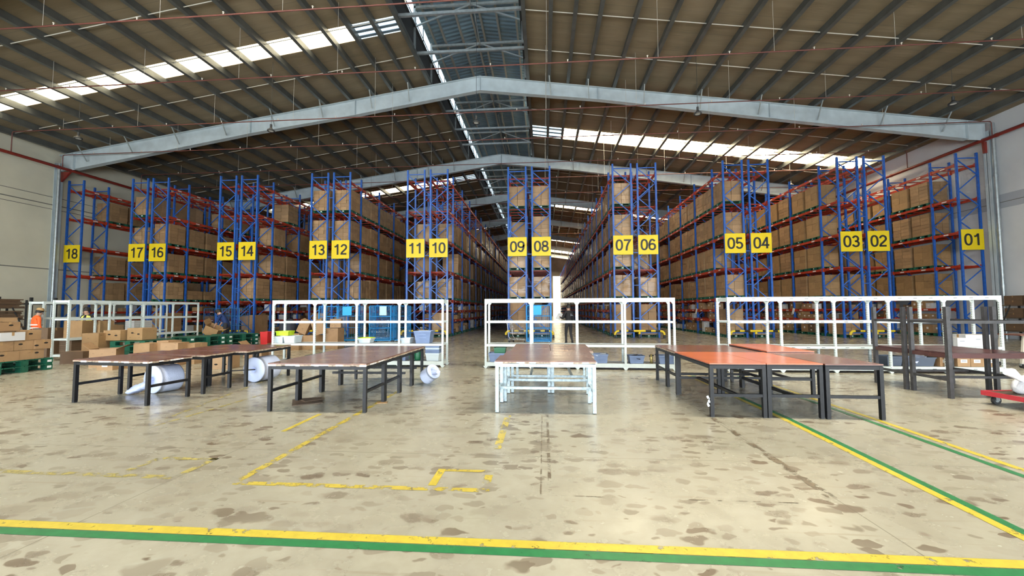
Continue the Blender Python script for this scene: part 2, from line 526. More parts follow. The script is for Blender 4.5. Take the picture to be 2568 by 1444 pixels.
class MB:
    """collects shapes and links them as one mesh object"""

    def __init__(s, rot=None):
        s.v, s.f, s.m, s.s = [], [], [], []
        s.T = None

    def add(s, vs_, fs_, mi=0, smooth=False):
        o = len(s.v)
        if s.T is not None:
            vs_ = [tuple(s.T @ Vector(p)) for p in vs_]
        s.v.extend(vs_)
        for f in fs_:
            s.f.append([o + i for i in f])
            s.m.append(mi)
            s.s.append(smooth)

    def box(s, x0, x1, y0, y1, z0, z1, mi=0):
        s.add([(x0, y0, z0), (x1, y0, z0), (x1, y1, z0), (x0, y1, z0), (x0, y0, z1), (x1, y0, z1), (x1, y1, z1), (x0, y1, z1)],
              [(0, 3, 2, 1), (4, 5, 6, 7), (0, 1, 5, 4), (1, 2, 6, 5), (2, 3, 7, 6), (3, 0, 4, 7)], mi)

    def cbox(s, c, d, rz=0, mi=0, tilt=None):
        R = Euler(tilt if tilt else (0, 0, rz)).to_matrix()
        h = [x / 2 for x in d]
        vs_ = []
        for z in (-1, 1):
            for x, y in ((-1, -1), (1, -1), (1, 1), (-1, 1)):
                vs_.append(tuple(Vector(c) + R @ Vector((x * h[0], y * h[1], z * h[2]))))
        s.add(vs_, [(0, 3, 2, 1), (4, 5, 6, 7), (0, 1, 5, 4), (1, 2, 6, 5), (2, 3, 7, 6), (3, 0, 4, 7)], mi)

    def bar(s, p, q, w, h, mi=0, up=(0, 0, 1)):
        p, q = Vector(p), Vector(q)
        d = (q - p).normalized()
        u = Vector(up)
        if abs(d.dot(u)) > .99:
            u = Vector((0, 1, 0))
        r = d.cross(u).normalized()
        u = r.cross(d).normalized()
        vs_ = []
        for e in (p, q):
            for a, b in ((-1, -1), (1, -1), (1, 1), (-1, 1)):
                vs_.append(tuple(e + r * (a * w / 2) + u * (b * h / 2)))
        s.add(vs_, [(0, 1, 2, 3), (7, 6, 5, 4), (0, 4, 5, 1), (1, 5, 6, 2), (2, 6, 7, 3), (3, 7, 4, 0)], mi)

    def tube(s, p, q, r, n=8, mi=0, r2=None):
        s.path([p, q], [r, r if r2 is None else r2], n, mi)

    def path(s, pts, r, n=8, mi=0, caps=True):
        pts = [Vector(p) for p in pts]
        rs = r if isinstance(r, (list, tuple)) else [r] * len(pts)
        vs_, fs_ = [], []
        ref = None
        for i, p in enumerate(pts):
            a = pts[max(0, i - 1)]
            b = pts[min(len(pts) - 1, i + 1)]
            d = (b - a).normalized()
            if ref is None:
                ref = Vector((0, 0, 1)) if abs(d.z) < .9 else Vector((1, 0, 0))
            x = d.cross(ref).normalized()
            y = d.cross(x).normalized()
            ref = -y if abs(d.dot(y)) < .9 else ref
            for k in range(n):
                t = 2 * math.pi * k / n
                vs_.append(tuple(p + x * (math.cos(t) * rs[i]) + y * (math.sin(t) * rs[i])))
        for i in range(len(pts) - 1):
            for k in range(n):
                k2 = (k + 1) % n
                fs_.append((i * n + k, i * n + k2, (i + 1) * n + k2, (i + 1) * n + k))
        s.add(vs_, fs_, mi, True)
        if caps:
            o = (len(pts) - 1) * n
            s.add(vs_[:n], [tuple(range(n))], mi)
            s.add(vs_[o:o + n], [tuple(range(n))], mi)

    def lathe(s, prof, c=(0, 0, 0), n=20, mi=0, T=None):
        vs_, fs_ = [], []
        for r, z in prof:
            for k in range(n):
                t = 2 * math.pi * k / n
                p = Vector((r * math.cos(t), r * math.sin(t), z))
                if T is not None:
                    p = T @ p
                vs_.append(tuple(p + Vector(c)))
        for i in range(len(prof) - 1):
            for k in range(n):
                k2 = (k + 1) % n
                fs_.append((i * n + k, i * n + k2, (i + 1) * n + k2, (i + 1) * n + k))
        s.add(vs_, fs_, mi, True)

    def blob(s, c, rx, ry, rz, mi=0, n=12, jitter=0.0, rnd=None):
        vs_, fs_ = [], []
        m = n // 2
        for i in range(m + 1):
            a = math.pi * i / m
            for k in range(n):
                t = 2 * math.pi * k / n
                j = 1 + (rnd.uniform(-jitter, jitter) if rnd else 0)
                vs_.append((c[0] + rx * j * math.sin(a) * math.cos(t), c[1] + ry * j * math.sin(a) * math.sin(t), c[2] + rz * j * math.cos(a)))
        for i in range(m):
            for k in range(n):
                k2 = (k + 1) % n
                fs_.append((i * n + k, (i + 1) * n + k, (i + 1) * n + k2, i * n + k2))
        s.add(vs_, fs_, mi, True)

    def prism(s, poly, axis, a0, a1, mi=0):
        """poly in the plane across AXIS ('y': points are x,z; 'x': y,z; 'z': x,y)"""
        n = len(poly)

        def P(p, a):
            return (p[0], a, p[1]) if axis == 'y' else ((a, p[0], p[1]) if axis == 'x' else (p[0], p[1], a))
        vs_ = [P(p, a0) for p in poly] + [P(p, a1) for p in poly]
        fs_ = [tuple(range(n)), tuple(range(2 * n - 1, n - 1, -1))]
        for k in range(n):
            k2 = (k + 1) % n
            fs_.append((k, n + k, n + k2, k2))
        s.add(vs_, fs_, mi)

    def mesh(s, name, mats):
        me = bpy.data.meshes.new(name)
        me.from_pydata(s.v, [], s.f)
        for m in mats:
            me.materials.append(M[m])
        me.polygons.foreach_set('material_index', s.m)
        me.polygons.foreach_set('use_smooth', s.s)
        me.update()
        return me

    def build(s, name, mats, parent=None, loc=None):
        if isinstance(mats, str):
            mats = [mats]
        return link(name, s.mesh(name, mats), parent, loc)


def link(name, me, parent=None, loc=None, rz=0):
    o = bpy.data.objects.new(name, me)
    COL.objects.link(o)
    if parent is not None:
        o.parent = parent
    if loc is not None:
        o.location = loc
    if rz:
        o.rotation_euler = (0, 0, rz)
    return o


def tag(o, label, cat, group=None, kind=None):
    o['label'] = label
    o['category'] = cat
    if group:
        o['group'] = group
    if kind:
        o['kind'] = kind
    return o


def thing(name, label, cat, loc=(0, 0, 0), rz=0, group=None):
    o = bpy.data.objects.new(name, None)
    COL.objects.link(o)
    o.empty_display_size = .2
    o.location = loc
    o.rotation_euler = (0, 0, rz)
    return tag(o, label, cat, group)


def struct(name, mb, mats, label, cat, parent=None):
    o = mb.build(name, mats, parent)
    if parent is None:
        tag(o, label, cat, kind='structure')
    return o


# ------------------------------------------------------------------ the shell
XL, XR_, YN, YF = -28.86, 22.36, -9.0, 96.0
RX, RZ, RS = -3.4, 14.70, .143          # ridge position, height of the lining there, roof slope
OL, OR_ = -6.2, -.87                     # edges of the ridge opening
FRAMES = [10.6, 21.7, 33.0, 44.2, 55.4, 66.6, 77.8, 89.0]


def rz_at(x):
    return RZ - RS * abs(x - RX)


def build_shell():
    b = MB()
    b.add([(XL, YN, 0), (XR_, YN, 0), (XR_, YF, 0), (XL, YF, 0)], [(0, 1, 2, 3)])
    b.add([(XL, YN, -.2), (XR_, YN, -.2), (XR_, YF, -.2), (XL, YF, -.2)], [(3, 2, 1, 0)])
    struct('floor', b, 'floor', 'stained polished concrete warehouse floor', 'floor')
    b = MB()
    zt = rz_at(XL) + .05
    b.box(XL - .25, XL, YN, YF, 0, zt, 0)
    for z, h in ((8.22, .03), (7.75, .05), (7.5, .03), (3.95, .05)):
        b.box(XL, XL + .012, YN, YF, z, z + h, 1)
    struct('wall_left', b, ['wall_cream', 'groove'], 'cream panel wall along the left side', 'wall')
    b = MB()
    zt = rz_at(XR_) + .05
    b.box(XR_, XR_ + .25, YN, YF, 0, zt, 0)
    b.box(XR_ - .03, XR_, YN, YF, 6.35, 7.02, 1)
    b.box(XR_ - .035, XR_ - .03, YN, YF, 6.62, 6.65, 2)
    struct('wall_right', b, ['wall_grey', 'wall_band', 'groove'], 'pale grey wall along the right side with a darker band', 'wall')
    # far gable wall with a tall slot of daylight
    b = MB()
    wx0, wx1, wz1 = 2.25, 4.25, 9.3
    poly_l = [(XL, 0), (wx0, 0), (wx0, rz_at(wx0)), (RX, RZ), (XL, rz_at(XL))]
    poly_r = [(wx1, 0), (XR_, 0), (XR_, rz_at(XR_)), (wx1, rz_at(wx1))]
    b.prism(poly_l, 'y', YF, YF + .25)
    b.prism(poly_r, 'y', YF, YF + .25)
    b.prism([(wx0, wz1), (wx1, wz1), (wx1, rz_at(wx1)), (wx0, rz_at(wx0))], 'y', YF, YF + .25)
    struct('wall_far', b, 'wall_sheet', 'far end wall of the warehouse', 'wall')
    b = MB()
    b.box(wx0, wx1, YF + .1, YF + .16, 0, wz1)
    struct('window_1', b, 'daylight_panel', 'tall glowing daylight panel in the far end wall', 'window')
    # near wall behind the camera with open dock doors
    b = MB()
    xs = [XL, -24.5, -17.5, -15.5, -8.5, -6.5, .5, 2.5, 9.5, 11.5, 18.5, XR_]
    for i in range(0, len(xs) - 1, 2):
        b.prism([(xs[i], 0), (xs[i + 1], 0), (xs[i + 1], 5.0), (xs[i], 5.0)], 'y', YN - .25, YN)
    b.prism([(XL, 5.0), (XR_, 5.0), (XR_, rz_at(XR_)), (RX, RZ), (XL, rz_at(XL))], 'y', YN - .25, YN)
    struct('wall_near', b, 'wall_grey', 'wall with open dock doors at the near end', 'wall')


SKY_L = [(5.0, 6.6), (16.6, 17.6), (37.4, 38.7), (59.8, 61.2), (82.0, 83.4)]  # nearest strip on each slope is unseen, placed and sized for overhead light
SKY_R = [(5.0, 6.6), (27.7, 29.5), (47.4, 49.4), (69.8, 73.5), (84.5, 88.0)]
PUR_L = [-6.2, -7.26, -8.32, -9.4, -10.8, -12.25, -13.65, -15.1, -16.55, -18.0, -19.45, -20.9, -22.35, -23.8, -25.25, -26.7, -28.1]
PUR_R = [-.75, .39, 1.40, 2.42, 3.85, 5.30, 6.74, 8.18, 9.68, 11.1, 12.52, 14.0, 15.55, 17.0, 18.45, 19.9, 21.4]


def skylight_end(side, y, xe):
    if y < 10:                      # unseen near strips are cut short to keep shade under the tables
        return -15.1 if side == 'L' else 12.5
    return xe + (1.9 if side == 'L' else -1.2)


def build_roof():
    t = .06
    for side, xe, xo, strips, nm, lab in (('L', XL - .25, OL, SKY_L, 'ceiling', 'brown lined roof slope on the left'), ('R', XR_ + .25, OR_, SKY_R, 'ceiling', 'brown lined roof slope on the right')):
        b = MB()
        edges = [YN - .25]
        for a, c in strips:
            edges += [a, c]
        edges.append(YF + .25)
        for i in range(0, len(edges) - 1, 2):
            y0, y1 = edges[i], edges[i + 1]
            z0, z1 = rz_at(xe), rz_at(xo)
            b.prism([(xe, z0), (xo, z1), (xo, z1 + t), (xe, z0 + t)], 'y', y0, y1)
        for a, c in strips:          # lining carries on past both ends of every strip of skylight
            for xa, xb in ((xe, skylight_end(side, a, xe)),):
                b.prism([(xa, rz_at(xa)), (xb, rz_at(xb)), (xb, rz_at(xb) + t), (xa, rz_at(xa) + t)], 'y', a, c)
        struct(nm, b, 'lining', lab, 'ceiling')
        for k, (a, c) in enumerate(strips):
            xb = skylight_end(side, a, xe)
            xm = -8.32 if side == 'L' else 1.40
            root = MB()
            root.prism([(xb, rz_at(xb) + .02), (xm, rz_at(xm) + .02), (xm, rz_at(xm) + .05), (xb, rz_at(xb) + .05)], 'y', a, c)
            w = struct('window_%d' % (2 + k * 2 + (side == 'R')), root, 'skylight_boosted' if k < 1 else ('skylight_reduced' if side == 'L' else 'skylight'), 'glowing roof light strip across the %s slope, number %d from the near end' % ('left' if side == 'L' else 'right', k + 1), 'window')
            d = MB()
            d.prism([(xm, rz_at(xm) + .02), (xo, rz_at(xo) + .02), (xo, rz_at(xo) + .05), (xm, rz_at(xm) + .05)], 'y', a, c)
            d.build('pane', 'skylight_dim', w)
            rb = MB()
            nrib = 3
            for j in range(nrib):
                y = a + (c - a) * (j + .5) / nrib
                rb.prism([(xm, rz_at(xm) - .01), (xo, rz_at(xo) - .01), (xo, rz_at(xo) + .018), (xm, rz_at(xm) + .018)], 'y', y - .07, y + .07)
            rb.build('rib', 'skylight_rib', w)
    # purlins: one length each
    for x in PUR_L + PUR_R:
        z = rz_at(x)
        b = MB()
        b.box(x - .045, x + .045, YN, YF, z - .30, z - .005)
        b.box(x - .085, x + .085, YN, YF, z - .32, z - .30)
        struct('roof_beam', b, 'purlin_steel', 'grey steel purlin running down the roof towards the far wall', 'beam')
    # pale sag rods across the bays
    ys = []
    for i in range(len(FRAMES) - 1):
        f0, f1 = FRAMES[i], FRAMES[i + 1]
        ys += [f0 + (f1 - f0) * k for k in (.30, .535, .77)]
    for y in ys:
        for x0, x1 in ((XL + .5, OL), (OR_, XR_ - .5)):
            b = MB()
            b.tube((x0, y, rz_at(x0) - .16), (x1, y, rz_at(x1) - .16), .022, 5)
            struct('roof_beam', b, 'rod_pale', 'thin pale tie rod across the purlins', 'beam')
        b = MB()
        b.box(OL - .1, OR_ + .1, y - .06, y + .06, 14.16, 14.28)
        struct('roof_beam', b, 'zinc', 'steel strut across the ridge opening', 'beam')
    # rafters: tapered I-beams with columns
    for y in FRAMES:
        b = MB()
        top = [(XL + .25, rz_at(XL + .25) - .34), (RX, RZ - .34), (XR_ - .25, rz_at(XR_ - .25) - .34)]
        bot = [(XR_ - .25, 9.85), (XR_ - 1.15, 9.92), (11.8, rz_at(11.8) - 1.16), (3.0, rz_at(3.0) - 1.02), (RX, RZ - 1.14), (-10.5, rz_at(-10.5) - 1.22), (-16.7, rz_at(-16.7) - 1.16), (XL + 1.25, 9.9), (XL + .25, 9.85)]
        b.prism(top + bot, 'y', y - .008, y + .008)
        tp = top
        for p, q in zip(tp[:-1], tp[1:]):
            b.bar((p[0], y, p[1]), (q[0], y, q[1]), .30, .02)
        bb = bot[1:-1]
        for p, q in zip(bb[:-1], bb[1:]):
            b.bar((p[0], y, p[1]), (q[0], y, q[1]), .30, .022)
        for x in (-27.7, -16.7, -10.5, RX, 3.0, 11.8, 21.2):      # stiffeners
            zb = {-27.7: 9.95, -16.7: rz_at(-16.7) - 1.15, -10.5: rz_at(-10.5) - 1.2, RX: RZ - 1.13, 3.0: rz_at(3.0) - 1.0, 11.8: rz_at(11.8) - 1.15, 21.2: 9.95}[x]
            b.box(x - .01, x + .01, y - .14, y + .14, zb, rz_at(x) - .35)
        for x in PUR_L[1::2] + PUR_R[1::2]:                        # fly braces up to the purlins
            s = -1 if x < RX else 1
            b.bar((x, y - .75, rz_at(x) - .30), (x + s * .1, y - .13, rz_at(x) - 1.05), .045, .045, 1)
        struct('roof_beam', b, ['rafter_paint', 'zinc'], 'tapered grey portal rafter spanning the hall', 'beam')
        for xa, xb, s in ((XL, XL + .22, 1), (XR_ - .26, XR_, -1)):
            b = MB()
            b.box(min(xa, xb), max(xa, xb), y - .01, y + .01, 0, 9.9)
            b.box(xa - (0 if s > 0 else 0), xa + .02, y - .15, y + .15, 0, 10.3)
            b.box(xb - .02, xb, y - .15, y + .15, 0, 10.3)
            struct('column', b, 'rafter_paint', 'grey steel column against the side wall', 'column')
    for x, y, zt in ((-28.36, 21.42, 10.2), (22.16, 21.42, 10.6)):
        b = MB()
        b.tube((x, y, 0), (x, y, zt), .075, 12)
        for z in (2.5, 5.2, 7.9):
            b.tube((x, y, z), (x, y, z + .12), .09, 12)
        tag(b.build('downpipe', 'zinc'), 'galvanised downpipe beside the %s column' % ('left' if x < 0 else 'right'), 'pipe')
    # ridge monitor: curb, slot of sky, sheet roof
    for x, s in ((OL, 1), (OR_, -1)):
        b = MB()
        b.box(x - .04 * s if s > 0 else x, x if s > 0 else x + .04, YN, YF, rz_at(x) - .02, 15.32)
        b.box(x - .14, x + .10, YN, YF, 15.26, 15.36)
        struct('roof_beam', b, 'curb_dark', 'dark upstand along the ridge opening', 'beam')
    b = MB()
    for x0, z0, x1, z1 in ((-6.24, 16.42, RX, 16.95), (RX, 16.95, -.1, 16.42)):
        b.add([(x0, YN, z0), (x1, YN, z1), (x1, YF, z1), (x0, YF, z0)], [(0, 1, 2, 3)])
        b.add([(x0, YN, z0 + .05), (x1, YN, z1 + .05), (x1, YF, z1 + .05), (x0, YF, z0 + .05)], [(3, 2, 1, 0)])
    struct('ceiling', b, 'monitor_sheet', 'blue grey ribbed sheet roof over the ridge vent', 'ceiling')
    for x in (-5.9, -5.35, -4.4, RX - .22, RX + .22, -2.3, -1.3):
        z = 16.95 - .158 * abs(x - RX)
        b = MB()
        b.box(x - .045, x + .045, YN, YF, z - .20, z - .01)
        struct('roof_beam', b, 'monitor_purlin', 'slim purlin under the ridge vent roof', 'beam')
    yy = [18.75 - 11.2, 18.75, 28.0, 39.0, 50.2, 61.4, 72.6, 83.8] + FRAMES
    for y in yy:
        b = MB()
        for x in (OL + .03, OR_ - .03):
            b.box(x - .05, x + .05, y - .05, y + .05, 14.2, 16.45)
        b.bar((OL, y, 16.28), (OR_, y, 16.28), .1, .12)
        b.bar((OL, y, 15.30), (RX - .1, y, 16.25), .06, .06)
        b.bar((OR_, y, 15.30), (RX + .1, y, 16.25), .06, .06)
        b.bar((RX, y - 2.2, 16.7), (RX, y, 16.2), .05, .05)
        struct('roof_beam', b, 'zinc', 'small steel truss inside the ridge vent', 'beam')
    # louvre brackets in the bright slot
    b = MB()
    y = -6.0
    while y < 92:
        b.box(OL - .05, OL - .02, y, y + .03, 15.36, 16.42)
        b.box(OL - .05, OL - .02, y - .75, y + .75, 15.78, 15.80)
        if int(y * 2) % 3 == 0:
            b.bar((OL - .04, y, 15.4), (OL - .04, y + 1.1, 16.35), .03, .03)
        y += 1.55
    struct('trim_1', b, 'curb_dark', 'thin bird mesh brackets in the ridge vent slot', 'trim')


def build_pipes():
    for side, x in (('left', -27.95), ('right', 21.95)):
        t = thing('fire_main', 'dark red fire main running along the %s wall' % side, 'pipe', (x, 0, 9.85))
        b = MB()
        b.tube((0, YN + .2, 0), (0, YF - .2, 0), .085, 12)
        y = 3.0
        while y < YF - 2:
            b.tube((0, y, 0), (0, y + .1, 0), .10, 12)
            y += 6
        b.build('pipe', 'red_pipe', t)
        s = 1 if x > 0 else -1
        for y in FRAMES:
            if YN < y < YF:
                k = MB()
                xw = (XR_ - .26 - x) if x > 0 else (XL + .22 - x)
                k.prism([(0, -.08), (xw, -.08), (xw, -.65), (xw - s * .12, -.65)], 'y', y - .05, y + .05)
                k.build('bracket', 'red_pipe', t)
    rows = [(8.3, 11.0), (11.85, 11.0), (15.3, 11.0), (18.95, 11.0), (21.25, 10.62), (25.9, 11.0), (29.0, 11.0), (32.3, 10.8), (36, 11.0), (39.5, 11), (43, 11), (47, 11), (51, 11), (56.5, 11)]
    names = ['first', 'second', 'third', 'fourth', 'fifth', 'sixth', 'seventh', 'eighth', 'ninth', 'tenth', 'eleventh', 'twelfth', 'thirteenth', 'fourteenth']
    for k, (y, z) in enumerate(rows):
        t = thing('sprinkler_pipe', 'thin red sprinkler pipe across the hall, %s from the near end' % names[k], 'pipe', (0, y, z), 0, 'sprinkler branch pipes under the roof')
        b = MB()
        pts = [(-27.95, 0, 9.9 - z), (-27.95, 0, -.06), (-27.89, 0, 0), (21.89, 0, 0), (21.95, 0, -.06), (21.95, 0, 9.9 - z)]
        b.path(pts, .024, 8)
        b.build('pipe', 'sprinkler_pipe', t)
        h = MB()
        x = -26.0 + (k % 2) * .8
        while x < 21:
            h.tube((x, 0, .02), (x, 0, .085), .018, 6)
            h.tube((x, 0, .085), (x, 0, .10), .035, 6)
            x += 3.0
        h.build('sprinkler_head', 'sprinkler_head', t)
        x = -25.0
        while x < 20:
            if x < OL - .2 or x > OR_ + .2:
                w = MB()
                w.tube((x, 0, .03), (x, 0, rz_at(x) - z - .02), .007, 4)
                w.build('hanger_rod', 'rod_pale', t)
            x += 4.2


def build_lamps():
    first = None
    where = {17.09: 'right end', 6.77: 'right of the ridge', -2.99: 'under the ridge', -12.8: 'left of the ridge', -22.77: 'left end'}
    rowname = {17.9: 'front', 29.1: 'second', 40.3: 'third'}
    for y in (17.9, 29.1, 40.3):
        for x, wh in where.items():
            lab = 'round black high bay lamp, %s of the %s lamp row' % (wh, rowname[y])
            if first is None:
                t = thing('high_bay_lamp', lab, 'lamp', (x, y, 10.0), 0, 'high bay lamps hung from the roof')
                b = MB()
                b.lathe([(.05, .14), (.09, .08), (.16, .03), (.17, -.02), (.15, -.04), (.105, -.02)], n=20)
                b.tube((0, 0, .14), (0, 0, .30), .05, 8)
                b.build('housing', 'caster', t)
                g = MB()
                g.lathe([(.0, -.018), (.108, -.018)], n=20)
                g.build('lamp_glass', 'lamp_glass', t)
                first = t
            else:
                t = first.copy()
                COL.objects.link(t)
                t.location = (x, y, 10.0)
                t['label'] = lab
                for c in [c for c in first.children if not c.name.startswith('wire')]:
                    d = c.copy()
                    COL.objects.link(d)
                    d.parent = t
            z = rz_at(x) - 10.0 if not (OL < x < OR_) else 16.95 - .158 * abs(x - RX) - 10
            w = MB()
            w.tube((0, 0, .28), (0, 0, z), .008, 4)
            w.build('wire', 'caster', t)


# ------------------------------------------------------------------ numerals for the aisle signs
DIGITS = {}


def arc(cx, cy_, rx, ry, a0, a1, n=20):
    return [(cx + rx * math.cos(math.radians(a0 + (a1 - a0) * i / n)), cy_ + ry * math.sin(math.radians(a0 + (a1 - a0) * i / n))) for i in range(n + 1)]


def ribbon(b, pts, w, sc, closed=False):
    n = len(pts)
    out = []
    for i in range(n):
        p = Vector((*pts[i - 1 if (i or closed) else 0], 0)) if (i or closed) else None
        q = Vector((*pts[(i + 1) % n], 0)) if (i < n - 1 or closed) else None
        c = Vector((*pts[i], 0))
        d = Vector((0, 0, 0))
        if p is not None and (c - p).length > 1e-6:
            d += (c - p).normalized()
        if q is not None and (q - c).length > 1e-6:
            d += (q - c).normalized()
        d.normalize()
        nn = Vector((-d.y, d.x, 0))
        k = 1.0
        if p is not None and q is not None and (c - p).length > 1e-6 and (q - c).length > 1e-6:
            k = 1 / max(.5, math.sqrt(max(.05, (1 + (c - p).normalized().dot((q - c).normalized())) / 2)))
        out.append((c + nn * w / 2 * k, c - nn * w / 2 * k))
    rng = range(n if closed else n - 1)
    for i in rng:
        j = (i + 1) % n
        quad = [out[i][0], out[i][1], out[j][1], out[j][0]]
        b.add([((v.x - .29) * sc * 1.14, 0, (v.y - .5) * sc) for v in quad], [(0, 1, 2, 3)])


def make_digits():
    t = .15
    h = t / 2
    ring = lambda cx, cy_, rx, ry: [(cx + rx * math.copysign(abs(math.cos(a)) ** .85, math.cos(a)), cy_ + ry * math.copysign(abs(math.sin(a)) ** .85, math.sin(a))) for a in [2 * math.pi * i / 36 for i in range(36)]]
    six = [([(.50 - .01, .80)] + arc(.30, .72, .19, .21, 35, 120, 8) + [(.105, .70), (.075, .55), (.07, .40), (.075, .33)], False), (ring(.29, .315, .215, .25), True)]
    G = {
        '0': [(ring(.29, .5, .215, .433), True)],
        '1': [([(.36, 0), (.36, 1.0)], False), ([(.09, .755), (.20, .775), (.29, .83), (.335, .93)], False)],
        '2': [(arc(.29, .70, .205, .233, 175, -35, 18) + [(.33, .42), (.16, .25), (.085, .10), (.08, h)], False), ([(.02, h), (.52, h)], False)],
        '3': [(arc(.28, .715, .185, .218, 165, -80, 16) + [(.22, .51)], False), ([(.22, .51)] + arc(.285, .285, .21, .222, 80, -165, 18), False)],
        '4': [([(.40, 0), (.40, 1.0)], False), ([(.375, .92), (.06, .30), (.57, .30)], False)],
        '5': [([(.50, .932), (.145, .932), (.10, .50)], False), ([(.10, .47)] + arc(.285, .315, .21, .25, 130, -160, 22), False)],
        '6': six,
        '7': [([(.04, .932), (.52, .932), (.36, .62), (.27, .35), (.235, 0)], False)],
        '8': [(ring(.29, .735, .180, .20), True), (ring(.29, .285, .215, .22), True)],
        '9': [([(.58 - x, 1 - y) for x, y in p], c) for p, c in six]}
    for ch, parts in G.items():
        b = MB()
        for p, c in parts:
            ribbon(b, p, t, .60, c)
        DIGITS[ch] = b.mesh('numeral', ['sign_ink'])


make_digits()
build_shell()
build_roof()
build_pipes()
build_lamps()

# ------------------------------------------------------------------ pallet racks
ROWS = {1: 21.53, 2: 17.098, 3: 15.788, 4: 11.355, 5: 10.045, 6: 5.583, 7: 4.273, 8: -.10, 9: -1.41, 10: -5.787, 11: -7.097, 12: -11.425, 13: -12.735, 14: -17.0, 15: -18.31, 16: -22.56, 17: -23.87, 18: -28.05}
Y0 = 22.1
BAYY = [22.1, 23.5]
while BAYY[-1] < 90.5:
    BAYY.append(round(BAYY[-1] + 2.7, 3))
NB = len(BAYY) - 1
HD = .53                                   # half depth of a rack
LEVELS = [2.06, 3.66, 5.36, 7.10, 8.84]    # tops of the beams
LOW = [.92, 1.47]
ORD = ['first', 'second', 'third', 'fourth', 'fifth', 'sixth', 'seventh', 'eighth', 'ninth', 'tenth', 'eleventh', 'twelfth', 'thirteenth', 'fourteenth', 'fifteenth', 'sixteenth']
# which side of a row faces a lane that the camera looks into: +1 its right face, -1 its left, 0 only its end
FACE = {18: 1, 17: 0, 16: 1, 15: 0, 14: 1, 13: 0, 12: 1, 11: 0, 10: 1, 9: 0, 8: 0, 7: -1, 6: 0, 5: -1, 4: 0, 3: -1, 2: 0, 1: -1}


def frame_mesh():
    b = MB()
    for s in (-1, 1):
        x = s * (HD - .045)
        b.box(x - .045, x + .045, -.04, .04, 0, 9.38)
        b.box(x - .045, x + .045, -.07, .07, 0, .012)
        b.box(x - .018, x + .018, -.043, -.039, .3, 9.2, 1)
    for z in (.25, 9.12):
        b.box(-HD + .07, HD - .07, -.015, .015, z - .025, z + .025)
    z, k = .27, 0
    while z < 8.6:
        s = 1 if k % 2 == 0 else -1
        z2 = min(z + .80, 9.1)
        b.bar((s * (HD - .07), 0, z), (-s * (HD - .07), 0, z2), .03, .045)
        z, k = z2, k + 1
    return b.mesh('upright_frame', ['blue_upright', 'blue_upright'])


def level_mesh(length, first=False):
    b = MB()
    for s in (-1, 1):
        x = s * (HD - .045)
        b.box(x - .03, x + .03, .04, length - .04, -.13, 0)
        for y in (.04, length - .10):
            b.box(x - .05, x + .05, y, y + .06, -.17, .03)
        n = 2 if length > 2 else 1
        for i in range(n):
            yy = length * (i + .5) / n
            b.box(x + s * .030, x + s * .033, yy - .13, yy + .13, -.10, -.04, 1)
    n = 4 if length > 2 else 2
    for i in range(n):
        yy = length * (i + .5) / n
        b.box(-HD + .07, HD - .07, yy - .02, yy + .02, -.05, -.01)
    return b.mesh('beam_level', ['red_beam', 'label_white'])


FRAME_ME = frame_mesh()
LV_SHORT = level_mesh(1.4)
LV_LONG = level_mesh(2.7)


def build_rack(num):
    x = ROWS[num]
    side = 'wall side' if num in (1, 18) else 'back to back'
    t = thing('pallet_rack', 'blue and red pallet rack row carrying the yellow sign %02d at its end' % num, 'pallet rack', (x, 0, 0), 0, 'pallet rack rows')
    for y in BAYY:
        link('upright_frame', FRAME_ME, t, (0, y, 0))
    ind = 96 if FACE[num] else 48
    cells = []
    for k in range(NB):
        for z in LEVELS:
            cells.append((k, z))
        if k >= 1:
            for z in LOW:
                cells.append((k, z))
    for k, z in cells[:ind]:
        link('beam_level', LV_SHORT if k == 0 else LV_LONG, t, (0, BAYY[k], z))
    b = MB()
    for k, z in cells[ind:]:
        y0, y1 = BAYY[k], BAYY[k + 1]
        for s in (-1, 1):
            xx = s * (HD - .045)
            b.box(xx - .03, xx + .03, y0 + .04, y1 - .04, z - .13, z)
        for i in range(3):
            yy = y0 + (y1 - y0) * (i + .5) / 3
            b.box(-HD + .07, HD - .07, yy - .02, yy + .02, z - .05, z - .01)
    o = b.build('beam_level', ['red_beam'], t)
    o['kind'] = 'stuff'
    if num % 2 == 0 and num > 1 and num < 18:      # row spacers that tie the two rows of a pair together
        b = MB()
        for y in BAYY[:6]:
            for z in (1.0, 2.75, 4.5, 6.2, 7.9):
                b.box(-HD - .244, -HD, y - .02, y + .02, z, z + .04)
        b.build('row_spacer', 'blue_upright', t)


for n_ in ROWS:
    build_rack(n_)

# ------------------------------------------------------------------ aisle signs


def build_sign(num):
    x = ROWS[num]
    t = thing('aisle_sign', 'yellow square aisle sign reading %02d on the rack end' % num, 'sign', (x, Y0 - .075, 4.93), 0, 'numbered aisle signs')
    b = MB()
    b.box(-.519, .519, -.006, .006, -.52, .52)
    b.build('plate', 'sign_yellow', t)
    for i, ch in enumerate('%02d' % num):
        o = link('numeral', DIGITS[ch], t)
        o.location = (-.205 + .41 * i, -.009, 0.0)
    c = MB()
    for s in (-1, 1):
        for z in (-.4, .4):
            c.box(s * .44 - .02, s * .44 + .02, .006, .04, z - .02, z + .02)
    c.build('clip', 'zinc', t)


for n_ in ROWS:
    build_sign(n_)

# ------------------------------------------------------------------ pallets and their loads
PW, PD, PH = 1.14, 1.04, .14        # along Y, along X, height


